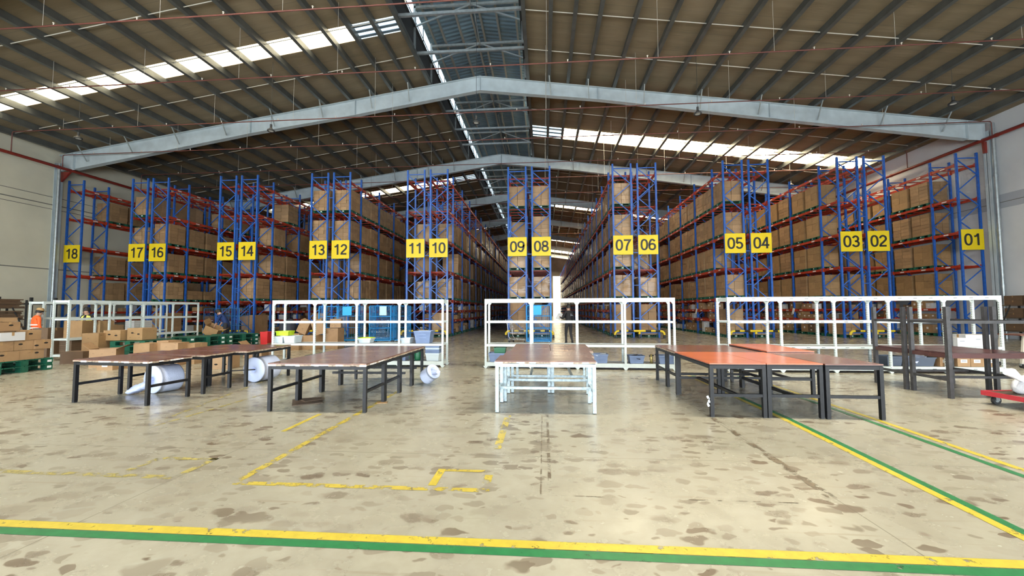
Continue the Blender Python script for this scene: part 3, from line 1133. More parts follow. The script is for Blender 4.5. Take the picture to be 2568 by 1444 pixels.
def pallet_mb(pw=PW, pd=PD, ph=PH, mi=0, logo=1):
    b = MB()
    x, y = pd / 2, pw / 2
    n = 6
    for i in range(n):
        yy = -y + (pw / n) * i
        b.box(-x, x, yy + .008, yy + pw / n - .008, ph - .022, ph, mi)
    for i in (-1, 0, 1):
        b.box(-x, x, i * (y - .07) - .06, i * (y - .07) + .06, 0, .018, mi)
        for j in (-1, 0, 1):
            b.box(j * (x - .07) - .07, j * (x - .07) + .07, i * (y - .08) - .075, i * (y - .08) + .075, .018, ph - .022, mi)
            if logo and j != 0 and i == 0:
                s = j
                b.box(s * x - .001 if s > 0 else s * x - .004, s * x + .004 if s > 0 else s * x + .001, i * (y - .08) - .035, i * (y - .08) + .035, .05, .10, 1)
            if logo and j == 0 and i != 0:
                s = i
                b.box(-.04, .04, s * (y - .005) - .004 if s < 0 else s * (y - .005), s * (y - .005) if s < 0 else s * (y - .005) + .004, .05, .10, 1)
    return b


def stack_mb(nx, ny, layers, h, w=1.06, d=1.0, seed=0, gap=.006):
    rnd = random.Random(seed)
    b = MB()
    lh = h / layers
    for l in range(layers):
        flip = (l % 2 == 1)
        for i in range(nx):
            for j in range(ny):
                cx, cyy = d / nx, w / ny
                jx, jy = rnd.uniform(-.006, .006), rnd.uniform(-.006, .006)
                b.box(-d / 2 + i * cx + gap + jx, -d / 2 + (i + 1) * cx - gap + jx, -w / 2 + j * cyy + gap + jy, -w / 2 + (j + 1) * cyy - gap + jy, l * lh + .002, (l + 1) * lh - .004)
    return b


PAL_ME = pallet_mb().mesh('pallet', ['pallet_green', 'logo_white'])
STACKS = []
for nm, nx, ny, la, h, mt, desc in (
        ('a', 2, 2, 5, 1.14, 'carton_wrapped', 'wrapped carton stack'), ('b', 2, 3, 3, 1.10, 'carton_wrapped', 'wrapped stack of tall cartons'),
        ('c', 3, 2, 6, 1.18, 'carton', 'stack of flat cartons'), ('d', 2, 3, 4, .98, 'carton_wrapped', 'low wrapped carton stack'),
        ('e', 2, 2, 3, 1.16, 'carton_orange', 'stack of tan cartons'), ('f', 2, 3, 2, .55, 'carton', 'half height carton stack')):
    me = stack_mb(nx, ny, la, h, seed=len(STACKS)).mesh('carton_stack', [mt])
    STACKS.append((me, h, mt, desc))

BAY0 = {18: [], 17: [3, 4], 16: [1, 2, 3], 15: [], 14: [1], 13: [1, 3, 4], 12: [3, 4], 11: [], 10: [], 9: [1, 2, 4], 8: [1, 2, 3, 4], 7: [1, 2, 3, 4], 6: [1], 5: [1, 3, 4], 4: [], 3: [], 2: [], 1: []}
LVNAME = {1: 'lowest beam level', 2: 'second beam level', 3: 'third beam level', 4: 'fourth beam level'}


def load_cells():
    out = []
    rnd = random.Random(11)
    for num, x in ROWS.items():
        for k in range(NB):
            if k == 0:
                for lv in BAY0[num]:
                    out.append((num, 0, 0, lv, 22.82, x))
                continue
            for sl in (0, 1):
                y = BAYY[k] + (.72 if sl == 0 else 1.98)
                for lv in (1, 2, 3, 4):
                    r = rnd.random()
                    if r > .95 and k > 2:
                        continue
                    if num == 18 and (lv == 3 and k == 1 or (lv in (3, 4) and k < 4 and sl == 0 and k > 1)):
                        continue
                    if num in (10, 11) and lv == 4 and k < 5:
                        continue
                    if num == 10 and lv == 2 and k in (1, 3) and sl == 0:
                        continue
                    if num == 14 and lv in (4,) and k in (2, 3):
                        continue
                    if num == 14 and lv == 4 and k == 1 and sl == 0:
                        continue
                    if num == 14 and lv == 3 and k == 1 and sl == 1:
                        continue
                    if num == 15 and k < 3 and lv in (3, 4):
                        continue
                    if num == 6 and k < 3 and lv in (3, 4):
                        continue
                    if num == 4 and k < 4 and lv in (1, 2, 3, 4) and r < .8:
                        continue
                    if num == 2 and k < 3 and lv in (3, 4):
                        continue
                    if num == 16 and lv == 4 and k == 1:
                        continue
                    out.append((num, k, sl, lv, y, x))
    return out


def load_rank(c):
    num, k, sl, lv, y, x = c
    if k == 0:
        return -1
    f = FACE[num]
    if f == 0:
        return 900 + y
    w = y + (6 if num == 7 else 0) + (8 if num in (10,) else 0) - (3 if num in (3, 5, 1, 12, 14) else 0)
    return w


def pick_stack(num, k, sl, lv):
    r = random.Random(num * 1000 + k * 40 + sl * 10 + lv).random()
    if num in (3, 1, 2, 4):
        return 4 if r < .75 else 2
    if num == 16 and lv == 1 and k == 1:
        return 5
    if num == 9 or num == 8:
        return 1 if lv != 3 else 0
    if num in (5, 6, 7):
        return [0, 1, 1, 0, 3][int(r * 5)]
    if num in (12, 13):
        return [0, 2, 0, 1, 2][int(r * 5)]
    return [0, 1, 2, 3, 2, 0][int(r * 6)]


cells = sorted(load_cells(), key=load_rank)
N_IND = 286
lab_end = {}
for c in cells[:N_IND]:
    num, k, sl, lv, y, x = c
    me, h, mt, desc = STACKS[pick_stack(num, k, sl, lv)]
    pos = 'end place' if k == 0 else '%s place behind the end' % ORD[(k - 1) * 2 + sl]
    t = thing('pallet_load', '%s in rack %02d, %s, %s' % (desc, num, LVNAME[lv], pos), 'pallet load', (x, y, LEVELS[lv - 1]), 0, 'carton loads on green pallets in the racks')
    link('pallet', PAL_ME, t)
    o = link('carton_stack', me, t, (0, 0, PH))
    if (num + k + lv + sl) % 2:
        o.rotation_euler = (0, 0, math.pi)
b = MB()
for c in cells[N_IND:]:
    num, k, sl, lv, y, x = c
    i = pick_stack(num, k, sl, lv)
    h = STACKS[i][1]
    z = LEVELS[lv - 1]
    mi = 3 if STACKS[i][2] == 'carton_orange' else (1 if STACKS[i][2] == 'carton_wrapped' else 2)
    b.box(x - .50, x + .50, y - .55, y, z + PH, z + PH + h, mi)
    b.box(x - .50, x + .50, y + .008, y + .55, z + PH, z + PH + h, mi)
    b.box(x - .52, x + .52, y - .57, y + .57, z + PH - .03, z + PH, 0)
    for j in (-1, 0, 1):
        b.box(x - .52, x + .52, y + j * .49 - .075, y + j * .49 + .075, z, z + PH - .03, 0)
o = b.build('pallet_load', ['pallet_green', 'carton_wrapped', 'carton', 'carton_orange'])
tag(o, 'the many carton loads further down the rack rows towards the far wall', 'pallet load', kind='stuff')

# ------------------------------------------------------------------ goods at floor level of the racks


def carton_mb(sx, sy, sz, flaps=0, label=0, holes=0, hole_axis='x'):
    b = MB()
    b.box(-sx / 2, sx / 2, -sy / 2, sy / 2, 0, sz)
    return b


CARTON_MES = []
for i, (sx, sy, sz, mt) in enumerate(((.40, .50, .32, 'carton'), (.36, .38, .26, 'carton'), (.46, .40, .40, 'carton_orange'), (.34, .55, .22, 'carton_dark'), (.30, .32, .30, 'carton_white'), (.42, .60, .45, 'carton'))):
    b = MB()
    b.box(-sx / 2, sx / 2, -sy / 2, sy / 2, 0, sz)
    b.box(-.022, .022, -sy / 2 - .001, sy / 2 + .001, sz - .002, sz + .001, 1)          # tape over the seam
    b.box(-sx / 2 - .001, -sx / 2 + .002, -.06, .06, sz * .45, sz * .72, 2)
    b.box(sx / 2 - .002, sx / 2 + .001, -.06, .06, sz * .45, sz * .72, 2)
    b.box(-.05, .05, -sy / 2 - .0012, -sy / 2 + .002, sz * .45, sz * .7, 2)
    CARTON_MES.append((b.mesh('carton', [mt, 'carton_orange', 'label_white']), sx, sy, sz, {'carton': 'brown', 'carton_orange': 'tan', 'carton_dark': 'dark brown', 'carton_white': 'pale grey'}[mt]))

SHELFNAME = {0: 'floor pallet', 1: 'lower pick shelf', 2: 'upper pick shelf'}
n_small = 0
b_rest = MB()
b_pal = MB()
rnd = random.Random(5)
for num, x in ROWS.items():
    f = FACE[num]
    for k in range(1, NB):
        y0, y1 = BAYY[k], BAYY[k + 1]
        near = f != 0 and k <= (4 if num in (5, 3, 12, 14, 16) else 3)
        if f == 0 and k > 8:
            continue
        for sh, z in enumerate((0.0, LOW[0], LOW[1])):
            y = y0 + .12
            cnt = 0
            if sh == 0 and near:
                for q in (.72, 1.98):
                    t = tag(link('pallet', PAL_ME, None, (x, y0 + q, 0)), 'green pallet on the floor under rack %02d, %s from the end' % (num, ORD[(k - 1) * 2 + (q > 1)]), 'pallet', 'floor pallets under the racks')
            elif sh == 0:
                for q in (.72, 1.98):
                    b_pal.box(x - PD / 2, x + PD / 2, y0 + q - PW / 2, y0 + q + PW / 2, .10, PH)
                    for j in (-1, 0, 1):
                        b_pal.box(x - PD / 2, x + PD / 2, y0 + q + j * .49 - .08, y0 + q + j * .49 + .08, 0, .10)
            while y < y1 - .62:
                me, sx, sy, sz, cn = CARTON_MES[rnd.randrange(6)]
                if rnd.random() < .28:
                    y += rnd.uniform(.2, .5)
                    continue
                zz = z + (PH if sh == 0 else .004)
                top = {0: LOW[0] - .14, 1: LOW[1] - .14, 2: LEVELS[0] - .15}[sh]
                xx = x + (f if f else -1) * (HD - .06 - sx / 2 - rnd.uniform(0, .05))
                lift = 1
                while zz + sz < top and lift < 3:
                    if near and n_small < 196:
                        n_small += 1
                        cnt += 1
                        o = link('carton', me, None, (xx, y + sy / 2, zz), rnd.choice((0, math.pi)))
                        tag(o, '%s carton%s on the %s of rack %02d, bay %s, %s along' % (cn, ' stacked' if lift > 1 else '', SHELFNAME[sh], num, ORD[k], ORD[cnt - 1]), 'carton', 'cartons on the pick shelves')
                    else:
                        b_rest.box(xx - sx / 2, xx + sx / 2, y, y + sy, zz, zz + sz, (0, 0, 1, 2, 3)[rnd.randrange(5)])
                    zz += sz + .004
                    lift += 1
                    if rnd.random() < .55:
                        break
                y += sy + rnd.uniform(.015, .07)
tag(b_rest.build('carton', ['carton', 'carton_orange', 'carton_dark', 'carton_white']), 'small cartons on the pick shelves further down the aisles', 'carton', kind='stuff')
tag(b_pal.build('pallet', 'pallet_green'), 'green floor pallets further down under the rack rows', 'pallet', kind='stuff')

# tall carton stacks on floor pallets at the rack ends
for num, hh, i in ((6, 1.62, 2), (7, 1.62, 2), (5, 1.35, 1), (4, .75, 3), (8, 1.6, 1), (9, 1.75, 0), (14, 1.1, 1), (12, 1.05, 1), (10, 1.2, 3), (16, 1.25, 2), (3, .7, 3), (13, 1.2, 0), (2, .8, 2)):
    x = ROWS[num]
    t = thing('pallet_load', 'carton stack on a floor pallet at the end of rack %02d' % num, 'pallet load', (x, 22.84, 0), 0, 'carton loads on green pallets in the racks')
    link('pallet', PAL_ME, t)
    stack_mb(2, 2, max(2, int(hh / .4)), hh, d=.86, seed=num + 50).build('carton_stack', ['carton_wrapped' if i % 2 else 'carton'], t, (0, 0, PH))

# ------------------------------------------------------------------ crash barriers at the rack ends


def build_barrier(xa, xb, label):
    t = thing('crash_barrier', label, 'barrier', ((xa + xb) / 2, 21.55, 0), 0, 'yellow and black rack end barriers')
    L = (xb - xa) / 2
    b = MB()
    n = 9
    r = .055
    z = .37
    xs = [-L + .22 + (2 * L - .44) * i / n for i in range(n + 1)]
    for i in range(n):
        b.tube((xs[i], 0, z), (xs[i + 1], 0, z), r, 10, 0 if i in (1, 4, 7) else 1)
    b.tube((-.30, 0, z), (.30, 0, z), r * 1.12, 10, 0)
    b.build('rail', ['yellow_guard', 'black_guard'], t)
    for s in (-1, 1):
        e = MB()
        e.path([(s * (L - .22), 0, z), (s * (L - .1), 0, z - .02), (s * (L - .02), 0, z - .1), (s * L, 0, z - .2)], r * 1.1, 10, 0)
        e.tube((s * L, 0, z - .2), (s * L, 0, 0), r, 10, 1)
        e.box(s * L - .1, s * L + .1, -.08, .08, 0, .012, 1)
        e.build('post', ['yellow_guard', 'black_guard'], t)
    e = MB()
    e.tube((0, 0, z - .04), (0, 0, z - .16), r * 1.1, 10, 0)
    e.tube((0, 0, z - .16), (0, 0, 0), r, 10, 1)
    e.box(-.1, .1, -.08, .08, 0, .012, 1)
    e.build('post', ['yellow_guard', 'black_guard'], t)


for a_, b_ in ((17, 16), (15, 14), (13, 12), (11, 10), (9, 8), (7, 6), (5, 4), (3, 2)):
    build_barrier(ROWS[a_] - .60, ROWS[b_] + .60, 'yellow and black guard rail before the rack ends signed %02d and %02d' % (a_, b_))

# ------------------------------------------------------------------ painted floor lines


def stripe(pts, w0, w1, m, label, z=.0025):
    """pts: run of (x, y); the stripe covers w0..w1 to the left of the run"""
    b = MB()
    for (xa, ya), (xb, yb) in zip(pts[:-1], pts[1:]):
        d = Vector((xb - xa, yb - ya, 0)).normalized()
        n = Vector((-d.y, d.x, 0))
        p, q = Vector((xa, ya, 0)), Vector((xb, yb, 0))
        vs_ = [p + n * w0, q + n * w0, q + n * w1, p + n * w1]
        b.add([(v.x, v.y, z) for v in vs_], [(0, 1, 2, 3)])
    o = b.build('floor_marking', m)
    tag(o, label, 'floor marking', kind='structure')


stripe([(-8, 2.555), (8, 2.555)], .0, .078, 'paint_green', 'green stripe across the floor nearest the camera')
stripe([(-8, 2.640), (8, 2.640)], .0, .085, 'paint_yellow', 'yellow stripe across the floor nearest the camera')
stripe([(3.355, 9.5), (3.355, 5.9), (3.21, 2.75)], -.072, .0, 'paint_green', 'green walkway stripe, left edge of the walkway on the right')
stripe([(3.355, 9.5), (3.355, 5.9), (3.21, 2.75)], -.15, -.074, 'paint_yellow', 'yellow walkway stripe, left edge of the walkway on the right')
stripe([(4.34, 9.5), (4.34, 5.9), (4.26, 3.2)], -.075, .0, 'paint_green', 'green walkway stripe, right edge of the walkway on the right')
stripe([(4.42, 9.5), (4.42, 5.9), (4.34, 3.2)], -.0, .075, 'paint_yellow', 'yellow walkway stripe, right edge of the walkway on the right')
stripe([(-2.70, 3.40), (-.46, 3.40)], .0, .07, 'paint_yellow_worn', 'worn yellow line, front side of the bay left of the middle table')
stripe([(-2.66, 3.47), (-2.66, 7.6)], -.0, .075, 'paint_yellow_worn', 'worn yellow line, left side of the bay left of the middle table')
stripe([(-.47, 4.45), (-.47, 5.85)], .0, .085, 'paint_yellow_worn', 'worn yellow line, right side of the bay left of the middle table')
stripe([(-.47, 3.58), (-.47, 3.75)], .0, .07, 'paint_yellow_worn', 'short yellow dash by the corner of the bay')
stripe([(-.93, 3.5), (-.93, 3.86)], -.0, .07, 'paint_yellow', 'short yellow line of the small square, left side')
stripe([(-.93, 3.86), (-.53, 3.86)], -.05, .0, 'paint_yellow_worn', 'short yellow line of the small square, back side')
stripe([(-9, 3.53), (-3.35, 3.47)], -.0, .075, 'paint_yellow_faded', 'faded yellow line across the floor on the left')
stripe([(-3.30, 3.5), (-3.30, 3.98)], .0, .07, 'paint_yellow_faded', 'faded yellow line of the small left square, right side')
stripe([(-3.95, 3.98), (-3.30, 3.98)], -.06, .0, 'paint_yellow_faded', 'faded yellow line of the small left square, back side')
stripe([(-3.95, 3.55), (-3.95, 3.95)], -.07, .0, 'paint_yellow_faded', 'faded yellow line of the small left square, left side')
stripe([(-3.21, 4.9), (-3.21, 5.75)], .0, .06, 'paint_yellow', 'yellow dash before the second table')
stripe([(-5.2, 5.2), (-6.2, 9.5)], .0, .05, 'paint_yellow_faded', 'thin faded yellow line beside the left table')
stripe([(-5.05, 5.0), (-4.95, 9.0)], .0, .05, 'paint_yellow_faded', 'thin faded yellow line between the left tables')
stripe([(-.035, 3.38), (-.035, 5.9)], -.006, .006, 'tape_mark', 'thin dark line on the floor, left side of the bay on the right')
stripe([(.04, 3.48), (.04, 5.9)], -.015, .015, 'tape_mark', 'dark tape trace on the floor inside the bay on the right')
stripe([(-.04, 3.385), (1.95, 3.385)], -.006, .006, 'tape_mark', 'thin dark line on the floor, front side of the bay on the right')
stripe([(2.27, 3.5), (2.30, 5.9)], -.04, .04, 'tape_mark', 'broad dark tape trace on the floor, right side of the bay on the right')

# ------------------------------------------------------------------ work tables


def table(label, x0, x1, y0, y1, h, top, steel, edge, long_axis, stretch=True, side=True, mid=False, group='work tables', rz=0, ragged=0):
    cx, cyy = (x0 + x1) / 2, (y0 + y1) / 2
    t = thing('work_table', label, 'table', (cx, cyy, 0), rz, group)
    w, d = (x1 - x0) / 2, (y1 - y0) / 2
    b = MB()
    b.box(-w, w, -d, d, h - .016, h)
    b.build('tabletop', top, t)
    e = MB()
    r = random.Random(int(x0 * 100) + int(y0 * 77))
    if ragged:                                   # chipped board edge, in short uneven lengths
        for s in (-1, 1):
            y = -d
            while y < d:
                l = min(r.uniform(.03, .12), d - y)
                o_ = r.uniform(0, .012) * ragged
                e.box(*sorted((s * (w - .01), s * (w + .004 + o_))), y, y + l, h - .034 - r.uniform(0, .012), h - .0165, r.randrange(2))
                y += l
            x = -w
            while x < w:
                l = min(r.uniform(.03, .14), w - x)
                o_ = r.uniform(0, .010) * ragged
                e.box(x, x + l, *sorted((s * (d - .01), s * (d + .004 + o_))), h - .034 - r.uniform(0, .012), h - .0165, r.randrange(2))
                x += l
    else:
        e.box(-w + .002, w - .002, -d + .002, d - .002, h - .030, h - .0165)
    e.build('edge_board', [edge, 'table_edge'], t)
    a = MB()
    k = .045
    zt = h - .034 if not ragged else h - .046
    for s in (-1, 1):
        a.box(-w + k, w - k, *sorted((s * (d - .004), s * (d - .04))), zt - .045, zt)
        a.box(*sorted((s * (w - .004), s * (w - .04))), -d + k, d - k, zt - .045, zt)
    a.build('apron', steel, t)
    for sx in (-1, 1):
        for sy in (-1, 1):
            l = MB()
            l.box(*sorted((sx * (w - .002), sx * (w - .052))), *sorted((sy * (d - .002), sy * (d - .052))), .012, zt)
            l.box(*sorted((sx * (w - .004), sx * (w - .050))), *sorted((sy * (d - .004), sy * (d - .050))), 0, .012, 1)
            l.build('leg', [steel, 'rubber'], t)
    zs = .30
    if side:
        for s in (-1, 1):
            l = MB()
            if long_axis == 'x':
                l.box(*sorted((s * (w - .008), s * (w - .044))), -d + .05, d - .05, zs - .02, zs + .02)
            else:
                l.box(-w + .05, w - .05, *sorted((s * (d - .008), s * (d - .044))), zs - .02, zs + .02)
            l.build('stretcher', steel, t)
    if stretch:
        l = MB()
        if long_axis == 'x':
            l.box(-w + .044, w - .044, -.02, .02, zs - .02, zs + .02)
        else:
            l.box(-.02, .02, -d + .044, d - .044, zs - .02, zs + .02)
        l.build('stretcher', steel, t)
    return t


LM, LO, LB = 'laminate_worn', 'laminate_orange', 'laminate_brown'
TG = 'worn brown tables on black legs'
HB = .715
table('front table of the far left run, white tape along its worn front edge', -7.72, -6.22, 6.12, 6.84, .71, LM, 'black_steel', 'table_edge_white', 'x', False, True, group=TG, rz=-.10, ragged=1.3)
table('second table of the far left run, over the plastic film roll', -7.66, -6.10, 6.98, 7.62, .71, LM, 'black_steel', 'table_edge', 'x', False, True, group=TG, rz=-.04, ragged=1)
table('back right table of the far left run, beside the hanging film roll', -6.68, -5.86, 7.68, 9.08, .71, LM, 'black_steel', 'table_edge', 'y', False, False, group=TG, ragged=1.6)
table('back left table of the far left run, before the brown cartons', -7.50, -6.70, 7.68, 9.08, .71, LM, 'black_steel', 'table_edge', 'y', False, False, group=TG, ragged=1)
table('front table of the second run from the left, with a pale taped edge', -4.12, -2.60, 5.84, 6.58, HB, LM, 'black_steel', 'table_edge_white', 'x', False, True, group=TG, ragged=.6)
table('second table from the front of the second run from the left', -4.12, -2.60, 6.59, 7.30, HB, LM, 'black_steel', 'table_edge', 'x', False, True, group=TG, ragged=1.6)
table('third table from the front of the second run from the left', -4.12, -2.60, 7.31, 8.00, HB, LM, 'black_steel', 'table_edge', 'x', True, False, group=TG, ragged=1.6)
table('rearmost table of the second run from the left, nearest the white shelves', -4.12, -2.60, 8.01, 8.70, HB, LM, 'black_steel', 'table_edge', 'x', True, False, group=TG, ragged=1.6)
TC = 'brown tables on pale blue grey legs'
table('front brown table of the middle run on chipped pale blue grey legs', -.715, .745, 5.97, 6.67, .755, LM, 'pale_steel', 'table_edge_white', 'x', True, True, group=TC, ragged=1)
table('second brown table from the front in the middle run, pale grey legs', -.665, .795, 6.68, 7.39, .755, LM, 'pale_steel', 'table_edge', 'x', True, True, group=TC, ragged=.7)
table('back left brown table of the middle run, pale grey legs', -.60, .115, 7.40, 8.85, .755, LM, 'pale_steel', 'table_edge', 'y', True, True, group=TC, ragged=.7)
table('back right brown table of the middle run, pale grey legs', .125, .87, 7.40, 8.80, .755, LM, 'pale_steel', 'table_edge', 'y', True, True, group=TC, ragged=.7)
TD = 'tables of the orange topped group'
table('glossy orange table at the front left corner of the right group', 2.30, 3.055, 5.92, 7.44, .745, LO, 'black_steel', 'black_steel', 'y', True, True, group=TD)
table('glossy orange table between the corner orange one and the brown one', 3.065, 3.80, 5.92, 7.44, .745, LO, 'black_steel', 'black_steel', 'y', True, True, group=TD)
table('brown topped table at the right of the two orange front tables', 3.815, 4.56, 5.90, 7.36, .745, LB, 'black_steel', 'black_steel', 'y', False, True, group=TD)
table('brown table lying crosswise behind the two orange tables', 2.36, 3.80, 7.47, 8.18, .735, LB, 'black_steel', 'table_edge', 'x', True, True, group=TD, ragged=.6)
table('rearmost brown table of the right group, crosswise, before the blue bins', 2.36, 3.80, 8.19, 8.92, .735, LB, 'black_steel', 'table_edge', 'x', False, True, group=TD, ragged=.6)
table('reddish table standing a little higher behind the brown front one', 3.84, 4.62, 7.40, 8.85, .770, LO, 'grey_steel', 'laminate_maroon', 'y', True, True, group=TD)


def bench(label, x0, x1, y0, y1, bars):
    cx, cyy = (x0 + x1) / 2, (y0 + y1) / 2
    t = thing('packing_bench', label, 'bench', (cx, cyy, 0), 0, 'dark packing benches with tall posts')
    w, d, h = (x1 - x0) / 2, (y1 - y0) / 2, .748
    b = MB()
    b.box(-w + .06, w - .06, -d + .005, d - .005, h - .02, h)
    b.box(-w + .06, w - .06, -d + .002, -d + .005, h - .02, h)
    b.build('worktop', 'laminate_maroon', t)
    a = MB()
    for s in (-1, 1):
        a.box(-w + .06, w - .06, *sorted((s * d, s * (d - .045))), h - .085, h - .021)
        a.box(*sorted((s * (w - .01), s * (w - .055))), -d + .05, d - .05, h - .085, h - .021)
    a.build('apron', 'laminate_maroon', t)
    for sx in (-1, 1):
        for sy in (-1, 1):
            l = MB()
            l.box(*sorted((sx * w, sx * (w - .058))), *sorted((sy * d, sy * (d - .058))), 0, 1.52)
            l.build('post', 'grey_steel', t)
    for s in (-1, 1):
        for za in (.28, 1.24):
            r = MB()
            r.box(*sorted((s * (w - .01), s * (w - .05))), -d + .058, d - .058, za, za + .045)
            r.build('side_rail', 'grey_steel', t)
    r = MB()
    r.box(-w + .05, w - .05, -.02, .02, .28, .32)
    r.build('stretcher', 'grey_steel', t)
    for s in bars:
        r = MB()
        r.box(-w + .058, w - .058, *sorted((s * (d - .01), s * (d - .05))), 1.235, 1.285)
        r.build('upper_rail', 'grey_steel', t)
    return t


bench('dark packing bench with tall posts, the one nearer the camera', 6.70, 8.16, 7.35, 8.09, (-1,))
bench('dark packing bench with tall posts, the one nearer the white shelves', 6.66, 8.12, 8.13, 8.86, (1,))

# ------------------------------------------------------------------ white shelving


def shelving(label, x0, y0, nb, bay, depth, rz, levels, slots=False):
    """front left foot at x0, y0; runs along its own +X, goes back along its own +Y"""
    t = thing('white_shelving', label, 'shelving', (x0, y0, 0), rz, 'white boltless shelving runs')
    top = levels[-1][1]
    L = nb * bay
    for i in range(nb + 1):
        for j in (0, 1):
            x, y = i * bay, j * depth
            b = MB()
            b.box(x - .027, x + .027, y - .02, y + .02, .05, top)
            b.prism([(x - .062, .055), (x + .062, .055), (x + .022, 0), (x - .022, 0)], 'y', y - .025, y + .025)
            z = .12
            while z < top - .1:
                b.box(x - .0275, x - .0268, y - .006, y + .006, z, z + .03, 1)
                b.box(x + .0268, x + .0275, y - .006, y + .006, z, z + .03, 1)
                if slots:
                    b.box(x - .016, x - .010, y - .0207, y - .0198, z, z + .03, 1)
                z += .055
            b.build('post', ['white_enamel', 'slot_dark'], t)
    for i in range(nb):
        xa, xb = i * bay, (i + 1) * bay
        for n, (za, zb) in enumerate(levels):
            b = MB()
            for y in (0, depth):
                s = -1 if y == 0 else 1
                b.box(xa + .027, xb - .027, y - .016, y + .016, za, zb)
                if n == len(levels) - 1:
                    for xx, sg in ((xa + .027, 1), (xb - .027, -1)):
                        b.prism([(xx, za), (xx + sg * .045, za), (xx, za - .06)], 'y', y - .014, y + .014)
                if slots and y == 0:
                    for q in (.22, .5, .78):
                        xx = xa + bay * q
                        b.box(xx - .05, xx + .03, y - .0168, y - .0158, (za + zb) / 2 - .006, (za + zb) / 2 + .006, 1)
            for xx in (xa + .02, xb - .02):
                b.box(xx - .012, xx + .012, .02, depth - .02, za + .005, zb - .01)
            b.build('shelf_beam', ['white_enamel', 'slot_dark'], t)
            if n < 2:
                p = MB()
                p.box(xa + .035, xb - .035, .018, depth - .018, zb - .018, zb - .006)
                p.build('shelf_board', 'shelf_sheet', t)
    return t


LV3 = [(.055, .152), (.556, .612), (1.155, 1.207), (1.68, 1.777)]
LV1 = [(.10, .18), (.60, .665), (1.22, 1.285), (1.765, 1.85)]
shelving('white shelving run behind the second table run, lime and blue bins on it', -7.34, 10.58, 4, 1.172, .50, 0.0, LV3)
shelving('white shelving run behind the middle tables, blue bins on its bottom shelf', -1.50, 10.50, 4, 1.172, .50, -.050, LV3)
shelving('long white shelving run at the right behind the dark benches', 4.40, 10.12, 5, 1.194, .60, 0.0, LV3, True)
shelving('white shelving run standing end on at the left, before the vest wearer', -14.55, 11.45, 4, 1.172, .52, math.pi / 2, LV1)
shelving('white shelving run farther left, behind the other end on run', -17.45, 12.95, 4, 1.172, .52, math.pi / 2, LV1)

# ------------------------------------------------------------------ bins, boxes and goods


def bin_thing(label, x, y, z, sx, sy, sz, m, cat='bin', taper=.86, rim=True, rz=0, group=None, fill=None):
    t = thing('storage_bin', label, cat, (x, y, z), rz, group)
    b = MB()
    tk = .006
    ax, ay, bx, by = sx / 2, sy / 2, sx / 2 * taper, sy / 2 * taper
    for (x0, y0, x1, y1, nx, ny) in ((-1, -1, 1, -1, 0, -1), (1, -1, 1, 1, 1, 0), (1, 1, -1, 1, 0, 1), (-1, 1, -1, -1, -1, 0)):
        lo = [(x0 * bx, y0 * by), (x1 * bx, y1 * by)]
        hi = [(x0 * ax, y0 * ay), (x1 * ax, y1 * ay)]
        ii = [(p[0] - nx * tk, p[1] - ny * tk) for p in lo], [(p[0] - nx * tk, p[1] - ny * tk) for p in hi]
        vs_ = [(*lo[0], 0), (*lo[1], 0), (*hi[1], sz), (*hi[0], sz), (*ii[0][0], 0), (*ii[0][1], 0), (*ii[1][1], sz), (*ii[1][0], sz)]
        b.add(vs_, [(0, 1, 2, 3), (7, 6, 5, 4), (3, 2, 6, 7)])
    b.box(-bx, bx, -by, by, 0, tk)
    b.build('tub', m, t)
    r = MB()
    for s in (-1, 1):
        r.box(-ax - .008, ax + .008, *sorted((s * (ay - .004), s * (ay + .01))), sz - .022, sz + .003)
        r.box(*sorted((s * (ax - .004), s * (ax + .01))), -ay, ay, sz - .022, sz + .003)
    if sz > .2:
        for s in (-1, 1):
            r.box(-.09, .09, *sorted((s * ay * .93, s * (ay * .93 + .014))), sz * .70, sz * .74)
            r.box(-.09, .09, *sorted((s * ay * .90, s * (ay * .90 + .014))), sz * .45, sz * .49)
    r.build('rim', m, t)
    if fill:
        f = MB()
        rr = random.Random(int(x * 91))
        for k in range(5):
            f.cbox((rr.uniform(-.3, .3) * sx, rr.uniform(-.3, .3) * sy, sz * rr.uniform(.72, .98)), (sx * .4, sy * .5, .012), 0, 0, (rr.uniform(-.4, .4), rr.uniform(-.4, .4), rr.uniform(0, 3)))
        f.build('contents', fill, t)
    return t


